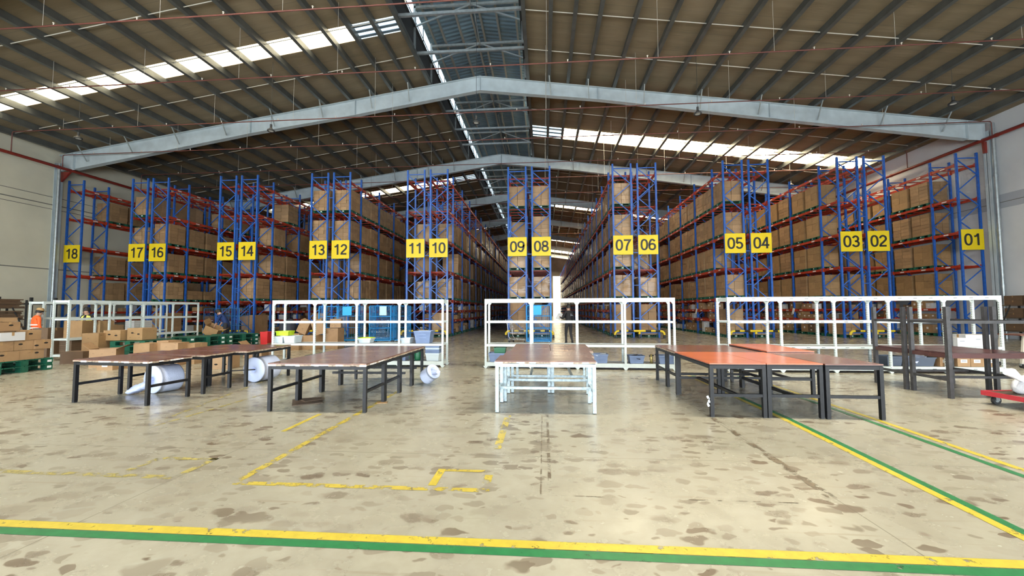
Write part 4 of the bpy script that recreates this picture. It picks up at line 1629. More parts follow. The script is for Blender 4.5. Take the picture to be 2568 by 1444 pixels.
def carton_thing(label, x, y, z, sx, sy, sz, m='carton', rz=0, tilt=None, open_top=False, holes=None, tape=True, lab=False, group=None, name='carton'):
    t = thing(name, label, 'carton', (x, y, z), rz, group)
    if tilt:
        t.rotation_euler = tilt
    b = MB()
    if open_top:
        k = .006
        b.box(-sx / 2, sx / 2, -sy / 2, sy / 2, 0, k)
        for s in (-1, 1):
            b.box(-sx / 2, sx / 2, *sorted((s * sy / 2, s * (sy / 2 - k))), k, sz)
            b.box(*sorted((s * sx / 2, s * (sx / 2 - k))), -sy / 2 + k, sy / 2 - k, k, sz)
    else:
        b.box(-sx / 2, sx / 2, -sy / 2, sy / 2, 0, sz)
    b.build('body', m, t)
    d = MB()
    if open_top:
        for s, a in ((-1, .9), (1, .5)):
            l = sx * .46
            p = (s * sx / 2, sz)
            q = (s * (sx / 2 + l * math.cos(a)), sz + l * math.sin(a) * .8)
            d.prism([p, q, (q[0], q[1] + .006), (p[0], p[1] + .006)], 'y', -sy / 2, sy / 2)
            d.build('flap', m, t)
            d = MB()
    if not open_top:
        d.box(-sx / 2 - .001, sx / 2 + .001, -.025, .025, sz - .001, sz + .0012)
        for s in (-1, 1):
            d.box(*sorted((s * sx / 2, s * (sx / 2 + .0012))), -.025, .025, sz - .08, sz)
        d.build('tape', 'carton_orange' if m != 'carton_orange' else 'carton', t)
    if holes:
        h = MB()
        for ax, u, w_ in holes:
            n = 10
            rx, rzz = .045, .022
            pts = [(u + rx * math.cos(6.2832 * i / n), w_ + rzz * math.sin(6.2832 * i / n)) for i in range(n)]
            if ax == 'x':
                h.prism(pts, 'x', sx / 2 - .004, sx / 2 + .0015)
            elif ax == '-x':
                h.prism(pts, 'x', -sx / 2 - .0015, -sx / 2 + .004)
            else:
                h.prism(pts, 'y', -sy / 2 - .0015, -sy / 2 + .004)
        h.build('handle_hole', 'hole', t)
    if lab:
        l = MB()
        l.box(-.07, .07, -sy / 2 - .002, -sy / 2 + .002, sz * .42, sz * .78)
        l.box(-.05, .05, -sy / 2 - .003, -sy / 2 - .001, sz * .58, sz * .66, 1)
        l.build('label', ['label_white', 'grey_print'], t)
    return t


# on the shelving behind the second table run (front edge y 10.58)
bin_thing('pale blue bin at the left end of the lower shelf, under the lime bin', -7.27, 10.83, .612, .30, .36, .175, 'bin_white', rz=.02)
bin_thing('pale blue bin on the lower shelf, next to the one under the lime bin', -6.93, 10.83, .612, .32, .38, .19, 'bin_white')
bin_thing('small lime green bin on top of the pale blue bins', -7.16, 10.83, .812, .36, .28, .12, 'bin_lime', taper=.95)
bin_thing('white basin with a lime rim on the lower shelf', -4.83, 10.83, .612, .36, .32, .125, 'bin_white', taper=.78)
bin_thing('lime tray nested in the white basin on the lower shelf', -4.83, 10.83, .705, .345, .30, .05, 'bin_lime', taper=.95)
bin_thing('small white bin on the lower shelf, left of the big blue crate', -3.69, 10.83, .612, .26, .32, .135, 'bin_white')
bin_thing('big blue grey crate on the lower shelf near its right end', -3.22, 10.84, .612, .46, .42, .325, 'bin_blue', taper=.78)
for k in range(6):
    bin_thing('blue tote in the nested stack on the bottom shelf, number %d from its foot' % (k + 1), -2.95, 10.83, .152 + k * .048, .37, .36, .20, 'bin_blue' if k % 3 else 'bin_white', taper=.84, group='nested totes on the bottom shelf')
bin_thing('blue bin on the bottom shelf beside the green drum', -3.80, 10.83, .152, .24, .32, .24, 'bin_blue')
t = thing('plastic_drum', 'green plastic drum on the bottom shelf beside the stacked totes', 'drum', (-3.40, 10.86, .152))
b = MB()
b.lathe([(0, 0), (.085, 0), (.092, .03), (.092, .24), (.07, .28), (.05, .30), (0, .30)], n=16)
b.build('shell', 'green_plastic', t)
b = MB()
b.lathe([(0, .295), (.045, .295), (.045, .325), (0, .325)], n=12)
b.build('cap', 'bin_white', t)

# on the shelving behind the middle tables
bin_thing('blue grey bin at the left end of the bottom shelf, behind the middle tables', -1.18, 10.72, .152, .50, .36, .22, 'bin_blue')
bin_thing('green crate standing in the blue bin at the left end of the bottom shelf', -1.15, 10.74, .185, .30, .26, .32, 'green_plastic')
bin_thing('blue bin with paper scraps, half hidden by the corner of the middle table', 1.42, 10.58, .152, .36, .34, .22, 'bin_blue', fill='paper')
bin_thing('blue bin with dark contents, in the middle of the bottom shelf', 2.30, 10.54, .152, .37, .32, .19, 'bin_blue', fill='cloth_dark')
bin_thing('blue bin with white bags at the right end of the bottom shelf', 3.02, 10.50, .152, .40, .34, .20, 'bin_blue', fill='bag_white')
t = thing('tape_dispenser', 'small gold coloured tape gun standing on the bottom shelf', 'tape gun', (2.68, 10.52, .152))
b = MB()
b.lathe([(0, 0), (.04, 0), (.03, .06), (.045, .10), (.03, .16), (.02, .22), (0, .22)], n=12)
b.build('body', 'gold', t)
b = MB()
b.tube((-.05, 0, .17), (.06, 0, .19), .018, 8)
b.build('handle', 'cloth_dark', t)

# on the long shelving at the right
bin_thing('wide slate bin with a plastic bag, on the bottom shelf behind the bench', 8.74, 10.42, .152, .62, .40, .20, 'bin_slate', fill='film_white')
bin_thing('slate bin at the far left of the wide one on the bottom shelf', 8.20, 10.45, .152, .34, .36, .22, 'bin_slate')
for k, (xx, w_) in enumerate(((9.22, .26), (9.60, .27), (9.88, .27), (10.14, .25))):
    carton_thing('small brown carton with a white label, %s in the row on the bottom shelf' % ORD[k], xx, 10.36, .152, w_, .36, .21, 'carton', lab=True, group='labelled cartons on the bottom shelf')
carton_thing('white printer carton standing on the lower shelf of the long run', 9.93, 10.36, .612, .52, .36, .27, 'carton_white', lab=True)
carton_thing('low white carton beside the printer carton on the lower shelf', 9.58, 10.30, .612, .20, .26, .20, 'carton_white', lab=True)
carton_thing('brown carton with a hand hole at the right end of the lower shelf', 10.26, 10.36, .612, .11, .34, .25, 'carton', holes=[('y', 0, .17)])
carton_thing('pale brown carton right of the one with a hand hole, lower shelf', 10.33, 10.62, .612, .10, .16, .22, 'carton')
b = MB()
b.box(8.9, 9.9, 10.50, 10.62, .008, .03)
tag(b.build('loose_beam', 'red_beam'), 'orange red beam lying on the floor under the long shelving', 'beam')

# ------------------------------------------------------------------ rolls of film and litter under the tables


def film_roll(label, x, y, r, L, rz, hole=True, rod=None, tail=None, tilt=0):
    t = thing('film_roll', label, 'film roll', (x, y, r), rz)
    T = Matrix.Rotation(math.radians(90), 3, 'X')        # local: axis along -Y is the near face
    b = MB()
    prof = []
    rr = random.Random(3)
    prof += [(.055, -L / 2 + .03), (.075, -L / 2 + .004), (r * .5, -L / 2), (r * .9, -L / 2 + .004), (r * .985, -L / 2 + .018), (r, -L / 2 + .04)]
    for i in range(6):
        prof.append((r * (1 - rr.uniform(0, .012)), -L / 2 + .04 + (L - .08) * i / 5))
    prof += [(r * .985, L / 2 - .018), (r * .9, L / 2), (.07, L / 2), (.055, L / 2 - .03)]
    Tm = Matrix(((1, 0, 0), (0, 0, 1), (0, 1, 0)))
    b.lathe(prof, n=40, T=Tm)
    b.build('wound_film', 'film_white', t)
    c = MB()
    c.lathe([(.055, -L / 2 + .02), (.055, L / 2 - .02), (.045, L / 2 - .02), (.045, -L / 2 + .02), (.055, -L / 2 + .02)], n=20, T=Tm)
    c.build('core', 'film_edge', t)
    if rod:
        d = MB()
        d.tube(rod[0], rod[1], .013, 8)
        d.build('rod', 'grey_steel', t)
    if tail:
        d = MB()
        rr = random.Random(9)
        n, m = 9, 7
        vs_, fs_ = [], []
        for i in range(n):
            f = i / (n - 1)
            cx = tail[0][0] + (tail[1][0] - tail[0][0]) * f
            cyy = tail[0][1] + (tail[1][1] - tail[0][1]) * f
            cz = tail[0][2] + (tail[1][2] - tail[0][2]) * f ** .8
            w = tail[2] * (1.0 - .45 * f)
            for j in range(m * 2):
                a = 2 * math.pi * j / (m * 2)
                q = 1 + rr.uniform(-.28, .28)
                dx, dy = tail[1][0] - tail[0][0], tail[1][1] - tail[0][1]
                l = math.hypot(dx, dy) or 1
                vs_.append((cx - dy / l * w * q * math.cos(a), cyy + dx / l * w * q * math.cos(a), max(-r + .006, cz + w * .75 * q * math.sin(a))))
        k = m * 2
        for i in range(n - 1):
            for j in range(k):
                fs_.append((i * k + j, i * k + (j + 1) % k, (i + 1) * k + (j + 1) % k, (i + 1) * k + j))
        d.add(vs_, fs_, 0, True)
        d.add(vs_[-k:], [tuple(range(k))])
        d.build('loose_end', 'film_edge', t)
    return t


film_roll('big white film roll on the floor under the left tables, crumpled end pulled out', -7.06, 7.14, .25, .42, -.25, tail=((-.02, -.21, -.04), (-.34, -.36, -.21), .13))
film_roll('big white film roll on a dark rod beside the back left table', -6.04, 8.40, .262, .52, -.12, rod=((-.28, -.62, .02), (0, -.2, .0)))
t = film_roll('white film roll tipped over on the floor right of the second table run', -2.30, 8.10, .155, .30, 1.0, tail=((-.02, -.12, -.02), (-.10, -.34, -.115), .075))
t.rotation_euler = (math.radians(-32), 0, 1.0)
t.location = (-2.29, 8.12, .21)

b = MB()
b.cbox((-3.90, 6.52, .006), (.44, .50, .012), .55)
b.cbox((-3.86, 6.60, .018), (.30, .20, .010), .9)
tag(b.build('cardboard_sheet', 'dark_board'), 'dark flattened board on the floor under the second table run', 'board')
b = MB()
b.cbox((-2.62, 6.50, .004), (.16, .09, .008), .2)
tag(b.build('wood_shim', 'carton_orange'), 'thin pale wood shim on the floor by a table leg', 'shim')
b = MB()
r_ = random.Random(4)
for i in range(5):
    b.cbox((2.290 + r_.uniform(-.03, .02), 5.94 + r_.uniform(-.02, .02), .165 + i * .026), (.028, .005, .04), 0, 0, (r_.uniform(-.5, .5), r_.uniform(-.6, .6), r_.uniform(0, 3)))
tag(b.build('tape_scrap', 'bag_white'), 'crumpled clear tape scrap stuck on the leg of the corner orange table', 'tape')

# ------------------------------------------------------------------ left side: cartons on pallets


def green_pallet(label, x, y, z, rz=0, group='loose green pallets on the left'):
    t = thing('pallet', label, 'pallet', (x, y, z), rz, group)
    b = MB()
    bx, by = .50, .58
    n = 6
    for i in range(n):
        yy = -by + 2 * by / n * i
        b.box(-bx, bx, yy + .008, yy + 2 * by / n - .008, .128, .15)
    b.build('deck', 'pallet_green', t)
    for i in (-1, 0, 1):
        k = MB()
        k.box(-bx, bx, i * (by - .075) - .065, i * (by - .075) + .065, 0, .02)
        for j in (-1, 0, 1):
            k.box(j * (bx - .075) - .075, j * (bx - .075) + .075, i * (by - .075) - .075, i * (by - .075) + .075, .02, .128)
        k.box(bx - .0, bx + .003, i * (by - .075) - .045, i * (by - .075) + .045, .045, .10, 1 if i else 0)
        k.build('runner', ['pallet_green', 'logo_white'], t)
    return t


for k in range(2):
    green_pallet('green pallet under the heap of holed cartons, %s of two' % ('lower' if k == 0 else 'upper'), -13.30, 9.18, k * .152)
    green_pallet('green pallet at the left frame edge, %s of two' % ('lower' if k == 0 else 'upper'), -13.32, 7.96, k * .152)
rnd = random.Random(21)
heap = []
z = .305
for lay in range(4):
    y = 7.55 + rnd.uniform(0, .15)
    hgt = (.245, .235, .25, .22)[lay]
    ymax = (9.74, 9.70, 9.62, 9.30)[lay]
    n = 0
    while y < ymax - .33:
        l = rnd.choice((.40, .46, .52))
        l = min(l, ymax - y)
        dx = rnd.uniform(-.05, .03)
        hole = [('x', rnd.uniform(-.1, .1), hgt * .62)]
        if rnd.random() < .6:
            hole.append(('x', rnd.choice((-.14, .15)), hgt * rnd.uniform(.35, .7)))
        n += 1
        carton_thing('holed brown carton in the left heap, layer %d from the pallet, %s from the left' % (lay + 1, ORD[n - 1]), -13.08 + dx, y + l / 2, z, .56, l - .012, hgt - .006, 'carton', rnd.uniform(-.04, .04), holes=hole, group='holed cartons heaped on the left pallets')
        if lay < 3:
            carton_thing('holed brown carton in the left heap, back of layer %d, %s from the left' % (lay + 1, ORD[n - 1]), -13.62 + dx, y + l / 2, z, .46, l - .012, hgt - .006, 'carton', 0, group='holed cartons heaped on the left pallets')
        y += l
    z += hgt
carton_thing('flattened brown carton lying across the top of the left heap', -13.05, 8.62, z + .0, .55, .70, .10, 'carton', .06, group='holed cartons heaped on the left pallets')
carton_thing('white carton side showing in the left heap, leaning on its front', -12.72, 8.86, .80, .03, .46, .20, 'carton_white', .0, holes=None)

# cartons and boards standing around the end on shelving
carton_thing('dark brown open carton on the floor before the end on shelving', -13.55, 10.95, 0, .56, .46, .34, 'carton_dark', .25, open_top=False)
carton_thing('open carton with one flap up, on the floor behind the left tables', -11.95, 10.35, 0, .55, .50, .48, 'carton', .5, open_top=True)
carton_thing('white and brown carton with a label, on the floor under the left table', -11.16, 9.86, 0, .40, .52, .20, 'carton', .08, lab=True)
for k, (xx, yy, w_, hh) in enumerate(((-11.15, 10.75, .52, .60), (-10.72, 10.95, .40, .66), (-10.30, 10.70, .50, .62), (-9.98, 11.05, .34, .58))):
    carton_thing('brown carton in the row behind the left tables, %s from the left' % ORD[k], xx, yy, 0, w_ - .02, .40, hh, 'carton', rnd.uniform(-.12, .12), group='cartons in a row behind the left tables')
for k in range(4):
    green_pallet('green pallet in the stack left of the carton row, number %d up' % (k + 1), -12.45, 11.85, k * .152, .12)
for k in range(4):
    green_pallet('green pallet in the stack right of the left shelving, number %d up' % (k + 1), -12.15, 13.55, k * .152, -.3)
    green_pallet('green pallet in the stack nearest the navy worker, number %d up' % (k + 1), -11.95, 15.0, k * .152, -.3)
for k, (xx, yy, zz, sx, sy, sz, rz, nm) in enumerate((
        (-12.98, 11.55, .62, .50, .44, .30, .1, 'tan holed carton on the pallet behind the open carton, left one'),
        (-12.42, 11.75, .62, .50, .46, .36, .0, 'tan holed carton on the pallet behind the open carton, right one'),
        (-13.35, 11.25, .0, .44, .44, .85, .2, 'tall tan carton standing on the floor beside the green pallets'))):
    carton_thing(nm, xx, yy, zz, sx, sy, sz, 'carton_orange', rz, holes=[('y', -.08, sz * .6), ('y', .12, sz * .5)])
for k, (xx, yy, w_, hh, m_) in enumerate(((-15.75, 12.75, .60, 1.18, 'carton_orange'), (-15.05, 12.95, .08, 1.18, 'carton_orange'), (-16.55, 12.45, .5, .95, 'carton_dark'), (-15.85, 13.7, .7, 1.0, 'carton'))):
    carton_thing(('tall tan board carton standing behind the end on shelving', 'flat tan board leaning behind the end on shelving', 'dark carton pile block beside the vest wearer', 'brown carton block right of the vest wearer')[k], xx, yy, 0, w_, .5, hh, m_, .1)
for k in range(7):
    carton_thing('flat dark carton in the pile inside the end on shelving, number %d from the floor' % (k + 1), -14.82, 12.05, .0 if False else .185 + k * .058, .42, .90, .055, 'carton_dark', 0, group='flat dark cartons inside the end on shelving')
for k in range(5):
    carton_thing('white carton sheaf on the far left shelving, number %d from its shelf' % (k + 1), -17.72, 16.6, .668 + k * .085, .42, .8, .08, 'carton_white', 0, group='white sheaves on the far left shelving')

# dark steel racks with flattened cartons against the side walls


def wall_store(label, x, y, nx, ny, zs, depth, width, rows):
    t = thing('steel_shelf', label, 'shelf', (x, y, 0))
    for sx in (-1, 1):
        for sy in (-1, 1):
            b = MB()
            b.box(sx * depth / 2 - .03, sx * depth / 2 + .03, sy * width / 2 - .03, sy * width / 2 + .03, 0, zs[-1] + .35)
            b.build('post', 'curb_dark', t)
    for z in zs:
        b = MB()
        b.box(-depth / 2, depth / 2, -width / 2, width / 2, z - .04, z)
        b.build('shelf_board', 'dark_board', t)
    for s in (-1, 1):
        b = MB()
        b.bar((s * depth / 2, width / 2, zs[0]), (s * depth / 2, width / 2 - .5, zs[-1]), .04, .04)
        b.build('brace', 'curb_dark', t)
    return t


wall_store('dark steel shelf piled with flattened cartons at the left frame edge', -24.5, 15.85, 1, 1, (.55, 1.15, 1.68), 1.0, 2.6, 3)
for lv, z in enumerate((.55, 1.15, 1.68)):
    for k in range(7):
        b = MB()
        b.cbox((-24.45 + rnd.uniform(-.05, .05), 16.35 + rnd.uniform(-.1, .1), z + .03 + k * .055), (.9, 1.3, .05), rnd.uniform(-.03, .03))
        tag(b.build('carton_bundle', 'carton_dark'), 'flattened carton bundle on the dark left shelf, tier %d, number %d up' % (lv + 1, k + 1), 'carton bundle', 'flattened bundles on the dark left shelf')
wall_store('dark steel shelf loaded with brown cartons at the right frame edge', 21.8, 19.2, 1, 1, (.45, 1.05, 1.62), .9, 3.4, 3)
for lv, z in enumerate((.45, 1.05, 1.62)):
    for k in range(4):
        for j in range(2):
            carton_thing('dark carton on the shelf at the right frame edge, tier %d, place %d, %s' % (lv + 1, k + 1, ('below', 'above')[j]), 21.8, 18.0 + k * .78, z + .002 + j * .215, .8, .70, .21, 'carton_dark', 0, group='dark cartons on the right edge shelf')
t = thing('wall_rail', 'low dark steel rail with posts along the left wall', 'rail', (-27.3, 0, 0))
for y in (18.4, 19.7, 20.8):
    b = MB()
    b.box(-.05, .05, y - .05, y + .05, 0, 2.25)
    b.build('post', 'curb_dark', t)
b = MB()
b.box(-.04, .04, 17.0, 21.6, 1.86, 1.95)
b.build('rail', 'curb_dark', t)

# ------------------------------------------------------------------ cartons heaped behind the second shelving run
for k, (xx, yy, zz, sx, sy, sz, tl) in enumerate((
        (-9.55, 15.0, 0, .60, .50, .62, (0, 0, .1)), (-8.95, 15.2, 0, .60, .5, .55, (0, 0, -.1)), (-9.30, 15.1, .66, .36, .30, .50, (.2, .45, .2)), (-8.66, 15.3, .60, .40, .4, .55, (.1, -.3, .4)),
        (-10.2, 15.3, 0, .6, .5, .45, (0, 0, .3)), (-8.25, 15.6, 0, .5, .5, .80, (0, 0, 0)), (-8.2, 15.6, .82, .40, .36, .34, (0, 0, .3)))):
    t = carton_thing('brown carton in the heap behind the second shelving run, %s' % ('front left', 'front middle', 'tilted on top at the left', 'tilted on top in the middle', 'far left', 'right, the tall one', 'right, on the tall one')[k], xx, yy, zz, sx, sy, sz, 'carton', 0, tilt=tl, group='heap of cartons behind the second shelving run')
b = MB()
b.blob((0, 0, .0), .34, .30, .36, n=14, jitter=.10, rnd=random.Random(2))
o = b.build('bundle', 'bundle', None, (-10.0, 15.3, .80))
tag(o, 'dark cloth bundle lying on the far left carton of the heap', 'bundle')
bin_thing('small red tub beside the dark bundle behind the second shelving run', -10.75, 15.1, .0, .30, .3, .68, 'red_toy')
carton_thing('open brown carton on the floor seen below the second shelving run', -9.3, 12.6, 0, .55, .5, .36, 'carton', .2, open_top=True)
carton_thing('brown carton on the floor behind the hanging film roll', -8.35, 10.15, 0, .52, .4, .42, 'carton', .15, holes=[('y', -.1, .12), ('y', .12, .12)])
for k, xx in enumerate((-6.6, -5.5, -4.4)):
    green_pallet('green pallet on the floor behind the second shelving run, %s from the left' % ORD[k], xx, 12.3, 0, math.pi / 2, group='green pallets behind the second shelving run')
green_pallet('green pallet on the floor behind the shelving of the middle run', -.85, 12.4, 0, math.pi / 2)

# ------------------------------------------------------------------ roll cages and carts


def caster(t, x, y, zt=.14):
    b = MB()
    b.tube((x - .015, y, .055), (x + .015, y, .055), .055, 14)
    b.box(x - .028, x - .020, y - .02, y + .03, .055, zt, 1)
    b.box(x + .020, x + .028, y - .02, y + .03, .055, zt, 1)
    b.box(x - .03, x + .03, y - .03, y + .03, zt - .012, zt, 1)
    b.build('caster', ['rubber', 'zinc'], t)


def roll_cage(label, x, y, w, d, h, m, rz=0, plate=None, gate=True, bars=9):
    t = thing('roll_cage', label, 'roll cage', (x, y, 0), rz, 'blue roll cages before the racks')
    r = .016
    b = MB()
    for s in (-1, 1):
        b.box(-w / 2, w / 2, *sorted((s * d / 2, s * (d / 2 - .035))), .14, .175)
        b.box(*sorted((s * w / 2, s * (w / 2 - .035))), -d / 2, d / 2, .14, .175)
    for i in range(7):
        yy = -d / 2 + d * (i + .5) / 7
        b.box(-w / 2, w / 2, yy - .012, yy + .012, .155, .17)
    b.build('base', m, t)
    for sx in (-1, 1):
        for sy in (-1, 1):
            caster(t, sx * (w / 2 - .07), sy * (d / 2 - .07))

    def panel(nm, p0, p1, z0, z1, n, mids):
        k = MB()
        p0, p1 = Vector(p0), Vector(p1)
        dv = (p1 - p0)
        c = .06 / dv.length
        a, e = p0 + dv * c, p1 - dv * c
        k.path([(p0.x, p0.y, z0), (p0.x, p0.y, z1 - .06), (p0.x + dv.x * c * .3, p0.y + dv.y * c * .3, z1 - .018), (a.x, a.y, z1), (e.x, e.y, z1), (p1.x - dv.x * c * .3, p1.y - dv.y * c * .3, z1 - .018), (p1.x, p1.y, z1 - .06), (p1.x, p1.y, z0)], r, 8)
        for z in mids:
            k.tube((p0.x, p0.y, z), (p1.x, p1.y, z), r * .8, 8)
        for i in range(1, n):
            q = p0 + dv * (i / n)
            k.tube((q.x, q.y, z0 + .02), (q.x, q.y, z1), .005, 5)
        k.build(nm, m, t)
    mids = [.25, .70, 1.22]
    panel('side_panel', (-w / 2, -d / 2, 0), (-w / 2, d / 2, 0), .15, h, bars, mids)
    panel('side_panel', (w / 2, -d / 2, 0), (w / 2, d / 2, 0), .15, h, bars, mids)
    panel('back_panel', (-w / 2, d / 2, 0), (w / 2, d / 2, 0), .15, h, bars, mids)
    if gate:
        panel('gate', (-w / 2 + .02, -d / 2, 0), (w / 2 - .02, -d / 2, 0), .15, h, bars, mids)
    if plate:
        k = MB()
        k.box(plate[0], plate[1], -d / 2 - .03, -d / 2 - .018, 1.27, h - .02)
        k.build('sign_plate', plate[2], t)
    return t


roll_cage('blue roll cage behind the second shelving run, left one of the left pair', -9.62, 17.9, .86, .70, 1.68, 'cage_blue')
roll_cage('blue roll cage with a bright blue plate, right one of the left pair', -8.72, 17.9, .84, .70, 1.68, 'cage_blue', plate=(-.22, .20, 'cage_plate'), gate=False)
roll_cage('blue mesh roll cage carrying a pale board, before racks 11 and 10', -7.22, 17.9, .98, .70, 1.69, 'cage_blue', plate=(-.02, .30, 'cage_board'), bars=16)
roll_cage('blue roll cage right of the one with the pale board', -6.42, 18.15, .55, .70, 1.69, 'cage_blue', gate=False)
roll_cage('blue roll cage before racks 09 and 08, bright blue plate on its gate', -.21, 17.7, 1.04, .74, 1.68, 'cage_blue', plate=(-.22, .12, 'cage_plate'), bars=12)
roll_cage('dark blue roll cage before rack 14, right of the navy worker', -16.75, 21.0, 1.0, .70, 1.62, 'cage_navy', gate=True, bars=5)
roll_cage('dark blue roll cage behind the navy worker, before rack 15', -17.85, 21.0, .85, .70, 1.62, 'cage_navy', gate=False, bars=6)


def shopping_cart(label, x, y, rz, hm):
    t = thing('shopping_cart', label, 'shopping cart', (x, y, 0), rz, 'wire shopping carts')
    b = MB()
    # basket: rear (x=-.45) taller than the front (x=.45)
    lo = {(-1, s): Vector((-.30, s * .20, .50)) for s in (-1, 1)}
    lo.update({(1, s): Vector((.36, s * .15, .44)) for s in (-1, 1)})
    hi = {(-1, s): Vector((-.42, s * .27, 1.0)) for s in (-1, 1)}
    hi.update({(1, s): Vector((.50, s * .21, .88)) for s in (-1, 1)})
    ring = [(-1, -1), (1, -1), (1, 1), (-1, 1)]
    for a, c in zip(ring, ring[1:] + ring[:1]):
        b.tube(hi[a], hi[c], .010, 6)
        b.tube(lo[a], lo[c], .008, 6)
        n = 12 if a[1] == c[1] else 7
        for i in range(n + 1):
            f = i / n
            b.tube(lo[a].lerp(lo[c], f), hi[a].lerp(hi[c], f), .0035, 4)
        for i in range(1, 6):
            f = i / 6
            b.tube(lo[a].lerp(hi[a], f), lo[c].lerp(hi[c], f), .0035, 4)
    for i in range(1, 7):
        f = i / 7
        b.tube(lo[(-1, -1)].lerp(lo[(1, -1)], f), lo[(-1, 1)].lerp(lo[(1, 1)], f), .004, 4)
    b.build('basket', 'chrome', t)
    c = MB()
    for s in (-1, 1):
        c.path([(-.52, s * .25, 1.03), (-.44, s * .25, .80), (-.40, s * .24, .30), (-.30, s * .24, .17), (.40, s * .17, .15)], .013, 8)
        c.tube((-.38, s * .24, .44), (.30, s * .16, .42), .011, 6)
    c.tube((-.38, -.24, .24), (-.38, .24, .24), .011, 6)
    c.build('chassis', 'chrome', t)
    h = MB()
    h.tube((-.52, -.27, 1.03), (-.52, .27, 1.03), .018, 10)
    h.build('handle', hm, t)
    for sx, sy in ((-.36, -.24), (-.36, .24), (.38, -.17), (.38, .17)):
        caster(t, sx, sy, .15)


shopping_cart('wire shopping cart tilted by the crash rail of racks 09 and 08', -1.15, 18.6, math.radians(-20), 'grey_print')
shopping_cart('wire shopping cart with a red handle between the blue roll cages', -8.0, 19.35, math.radians(200), 'red_toy')

t = thing('platform_trolley', 'red platform trolley with small wheels at the right frame edge', 'trolley', (7.45, 6.78, 0), .08)
b = MB()
b.box(-.55, .55, -.28, .28, .165, .195)
b.build('deck', 'dark_board', t)
b = MB()
for s in (-1, 1):
    b.box(-.56, .56, *sorted((s * .28, s * .305)), .135, .205)
    b.box(*sorted((s * .55, s * .575)), -.305, .305, .135, .205)
b.build('frame', 'trolley_red', t)
for sx in (-1, 1):
    for sy in (-1, 1):
        c = MB()
        c.tube((sx * .44 - .0, sy * .22 - .018, .065), (sx * .44, sy * .22 + .018, .065), .065, 16)
        c.tube((sx * .44 - .0, sy * .22 - .02, .065), (sx * .44, sy * .22 + .02, .065), .030, 12, 1)
        c.box(sx * .44 - .03, sx * .44 + .03, sy * .22 - .032, sy * .22 - .024, .06, .14, 1)
        c.box(sx * .44 - .03, sx * .44 + .03, sy * .22 + .024, sy * .22 + .032, .06, .14, 1)
        c.box(sx * .44 - .05, sx * .44 + .05, sy * .22 - .035, sy * .22 + .035, .128, .136, 1)
        c.build('caster', ['rubber', 'zinc'], t)
t = thing('plastic_bag', 'white plastic bag with a twisted top on the red trolley', 'bag', (7.36, 6.78, .196))
b = MB()
rr = random.Random(8)
prof = [(.0, .0), (.17, .0), (.215, .03), (.22, .10), (.20, .18), (.15, .25), (.07, .29), (.05, .31)]
vs_, fs_ = [], []
n = 22
for r_, z_ in prof:
    for k in range(n):
        a = 2 * math.pi * k / n
        q = 1 + .07 * math.sin(5 * a + z_ * 9) + rr.uniform(-.02, .02)
        vs_.append((r_ * q * math.cos(a) * 1.1, r_ * q * math.sin(a) * .9, z_))
for i in range(len(prof) - 1):
    for k in range(n):
        fs_.append((i * n + k, i * n + (k + 1) % n, (i + 1) * n + (k + 1) % n, (i + 1) * n + k))
b.add(vs_, fs_, 0, True)
b.build('sack', 'bag_white', t)
b = MB()
b.path([(-.14, -.02, .20), (-.26, -.03, .26), (-.36, -.04, .33), (-.43, -.04, .34)], [.04, .045, .07, .05], 9)
b.path([(0, 0, .29), (-.02, 0, .34), (.02, 0, .40)], [.05, .05, .09], 9)
b.build('bag_neck', 'bag_white', t)

t = thing('tilt_cart', 'pale steel cart with a wooden top at the far right behind the bench', 'cart', (12.35, 11.4, 0))
b = MB()
b.box(-.55, .55, -.3, .3, .80, .83)
b.build('worktop', 'laminate_brown', t)
for sx in (-1, 1):
    for sy in (-1, 1):
        b = MB()
        b.bar((sx * .44, sy * .26, .80), (sx * .52, sy * .26, .10), .03, .05)
        b.build('leg', 'rod_pale', t)
        caster(t, sx * .52, sy * .26, .11)

# ------------------------------------------------------------------ people

BODY = {
    'pelvis': (0, 0, .95), 'waist': (0, 0, 1.10), 'chest': (0, 0, 1.30), 'neckb': (0, -.005, 1.45), 'neck': (0, .005, 1.52), 'head0': (0, .015, 1.58), 'head1': (0, .02, 1.66),
    'shl': (-.165, -.01, 1.415), 'shr': (.165, -.01, 1.415), 'ell': (-.22, -.02, 1.13), 'elr': (.22, -.02, 1.13), 'wrl': (-.235, .07, .89), 'wrr': (.235, .07, .89), 'hal': (-.235, .10, .82), 'har': (.235, .10, .82),
    'hil': (-.095, 0, .92), 'hir': (.095, 0, .92), 'knl': (-.10, .02, .51), 'knr': (.10, .02, .51), 'anl': (-.105, -.01, .10), 'anr': (.105, -.01, .10), 'tol': (-.12, .15, .04), 'tor': (.12, .15, .04), 'hel': (-.105, -.05, .045), 'her': (.105, -.05, .045)}
RAD = {'pelvis': (.15, .11), 'waist': (.135, .10), 'chest': (.155, .115), 'neckb': (.085, .075), 'neck': (.055, .058), 'head0': (.068, .08), 'head1': (.082, .102), 'sh': (.062, .062), 'el': (.045, .045), 'wr': (.030, .027), 'ha': (.036, .020), 'hi': (.088, .092), 'kn': (.06, .063), 'an': (.042, .045), 'to': (.042, .028), 'he': (.04, .04)}
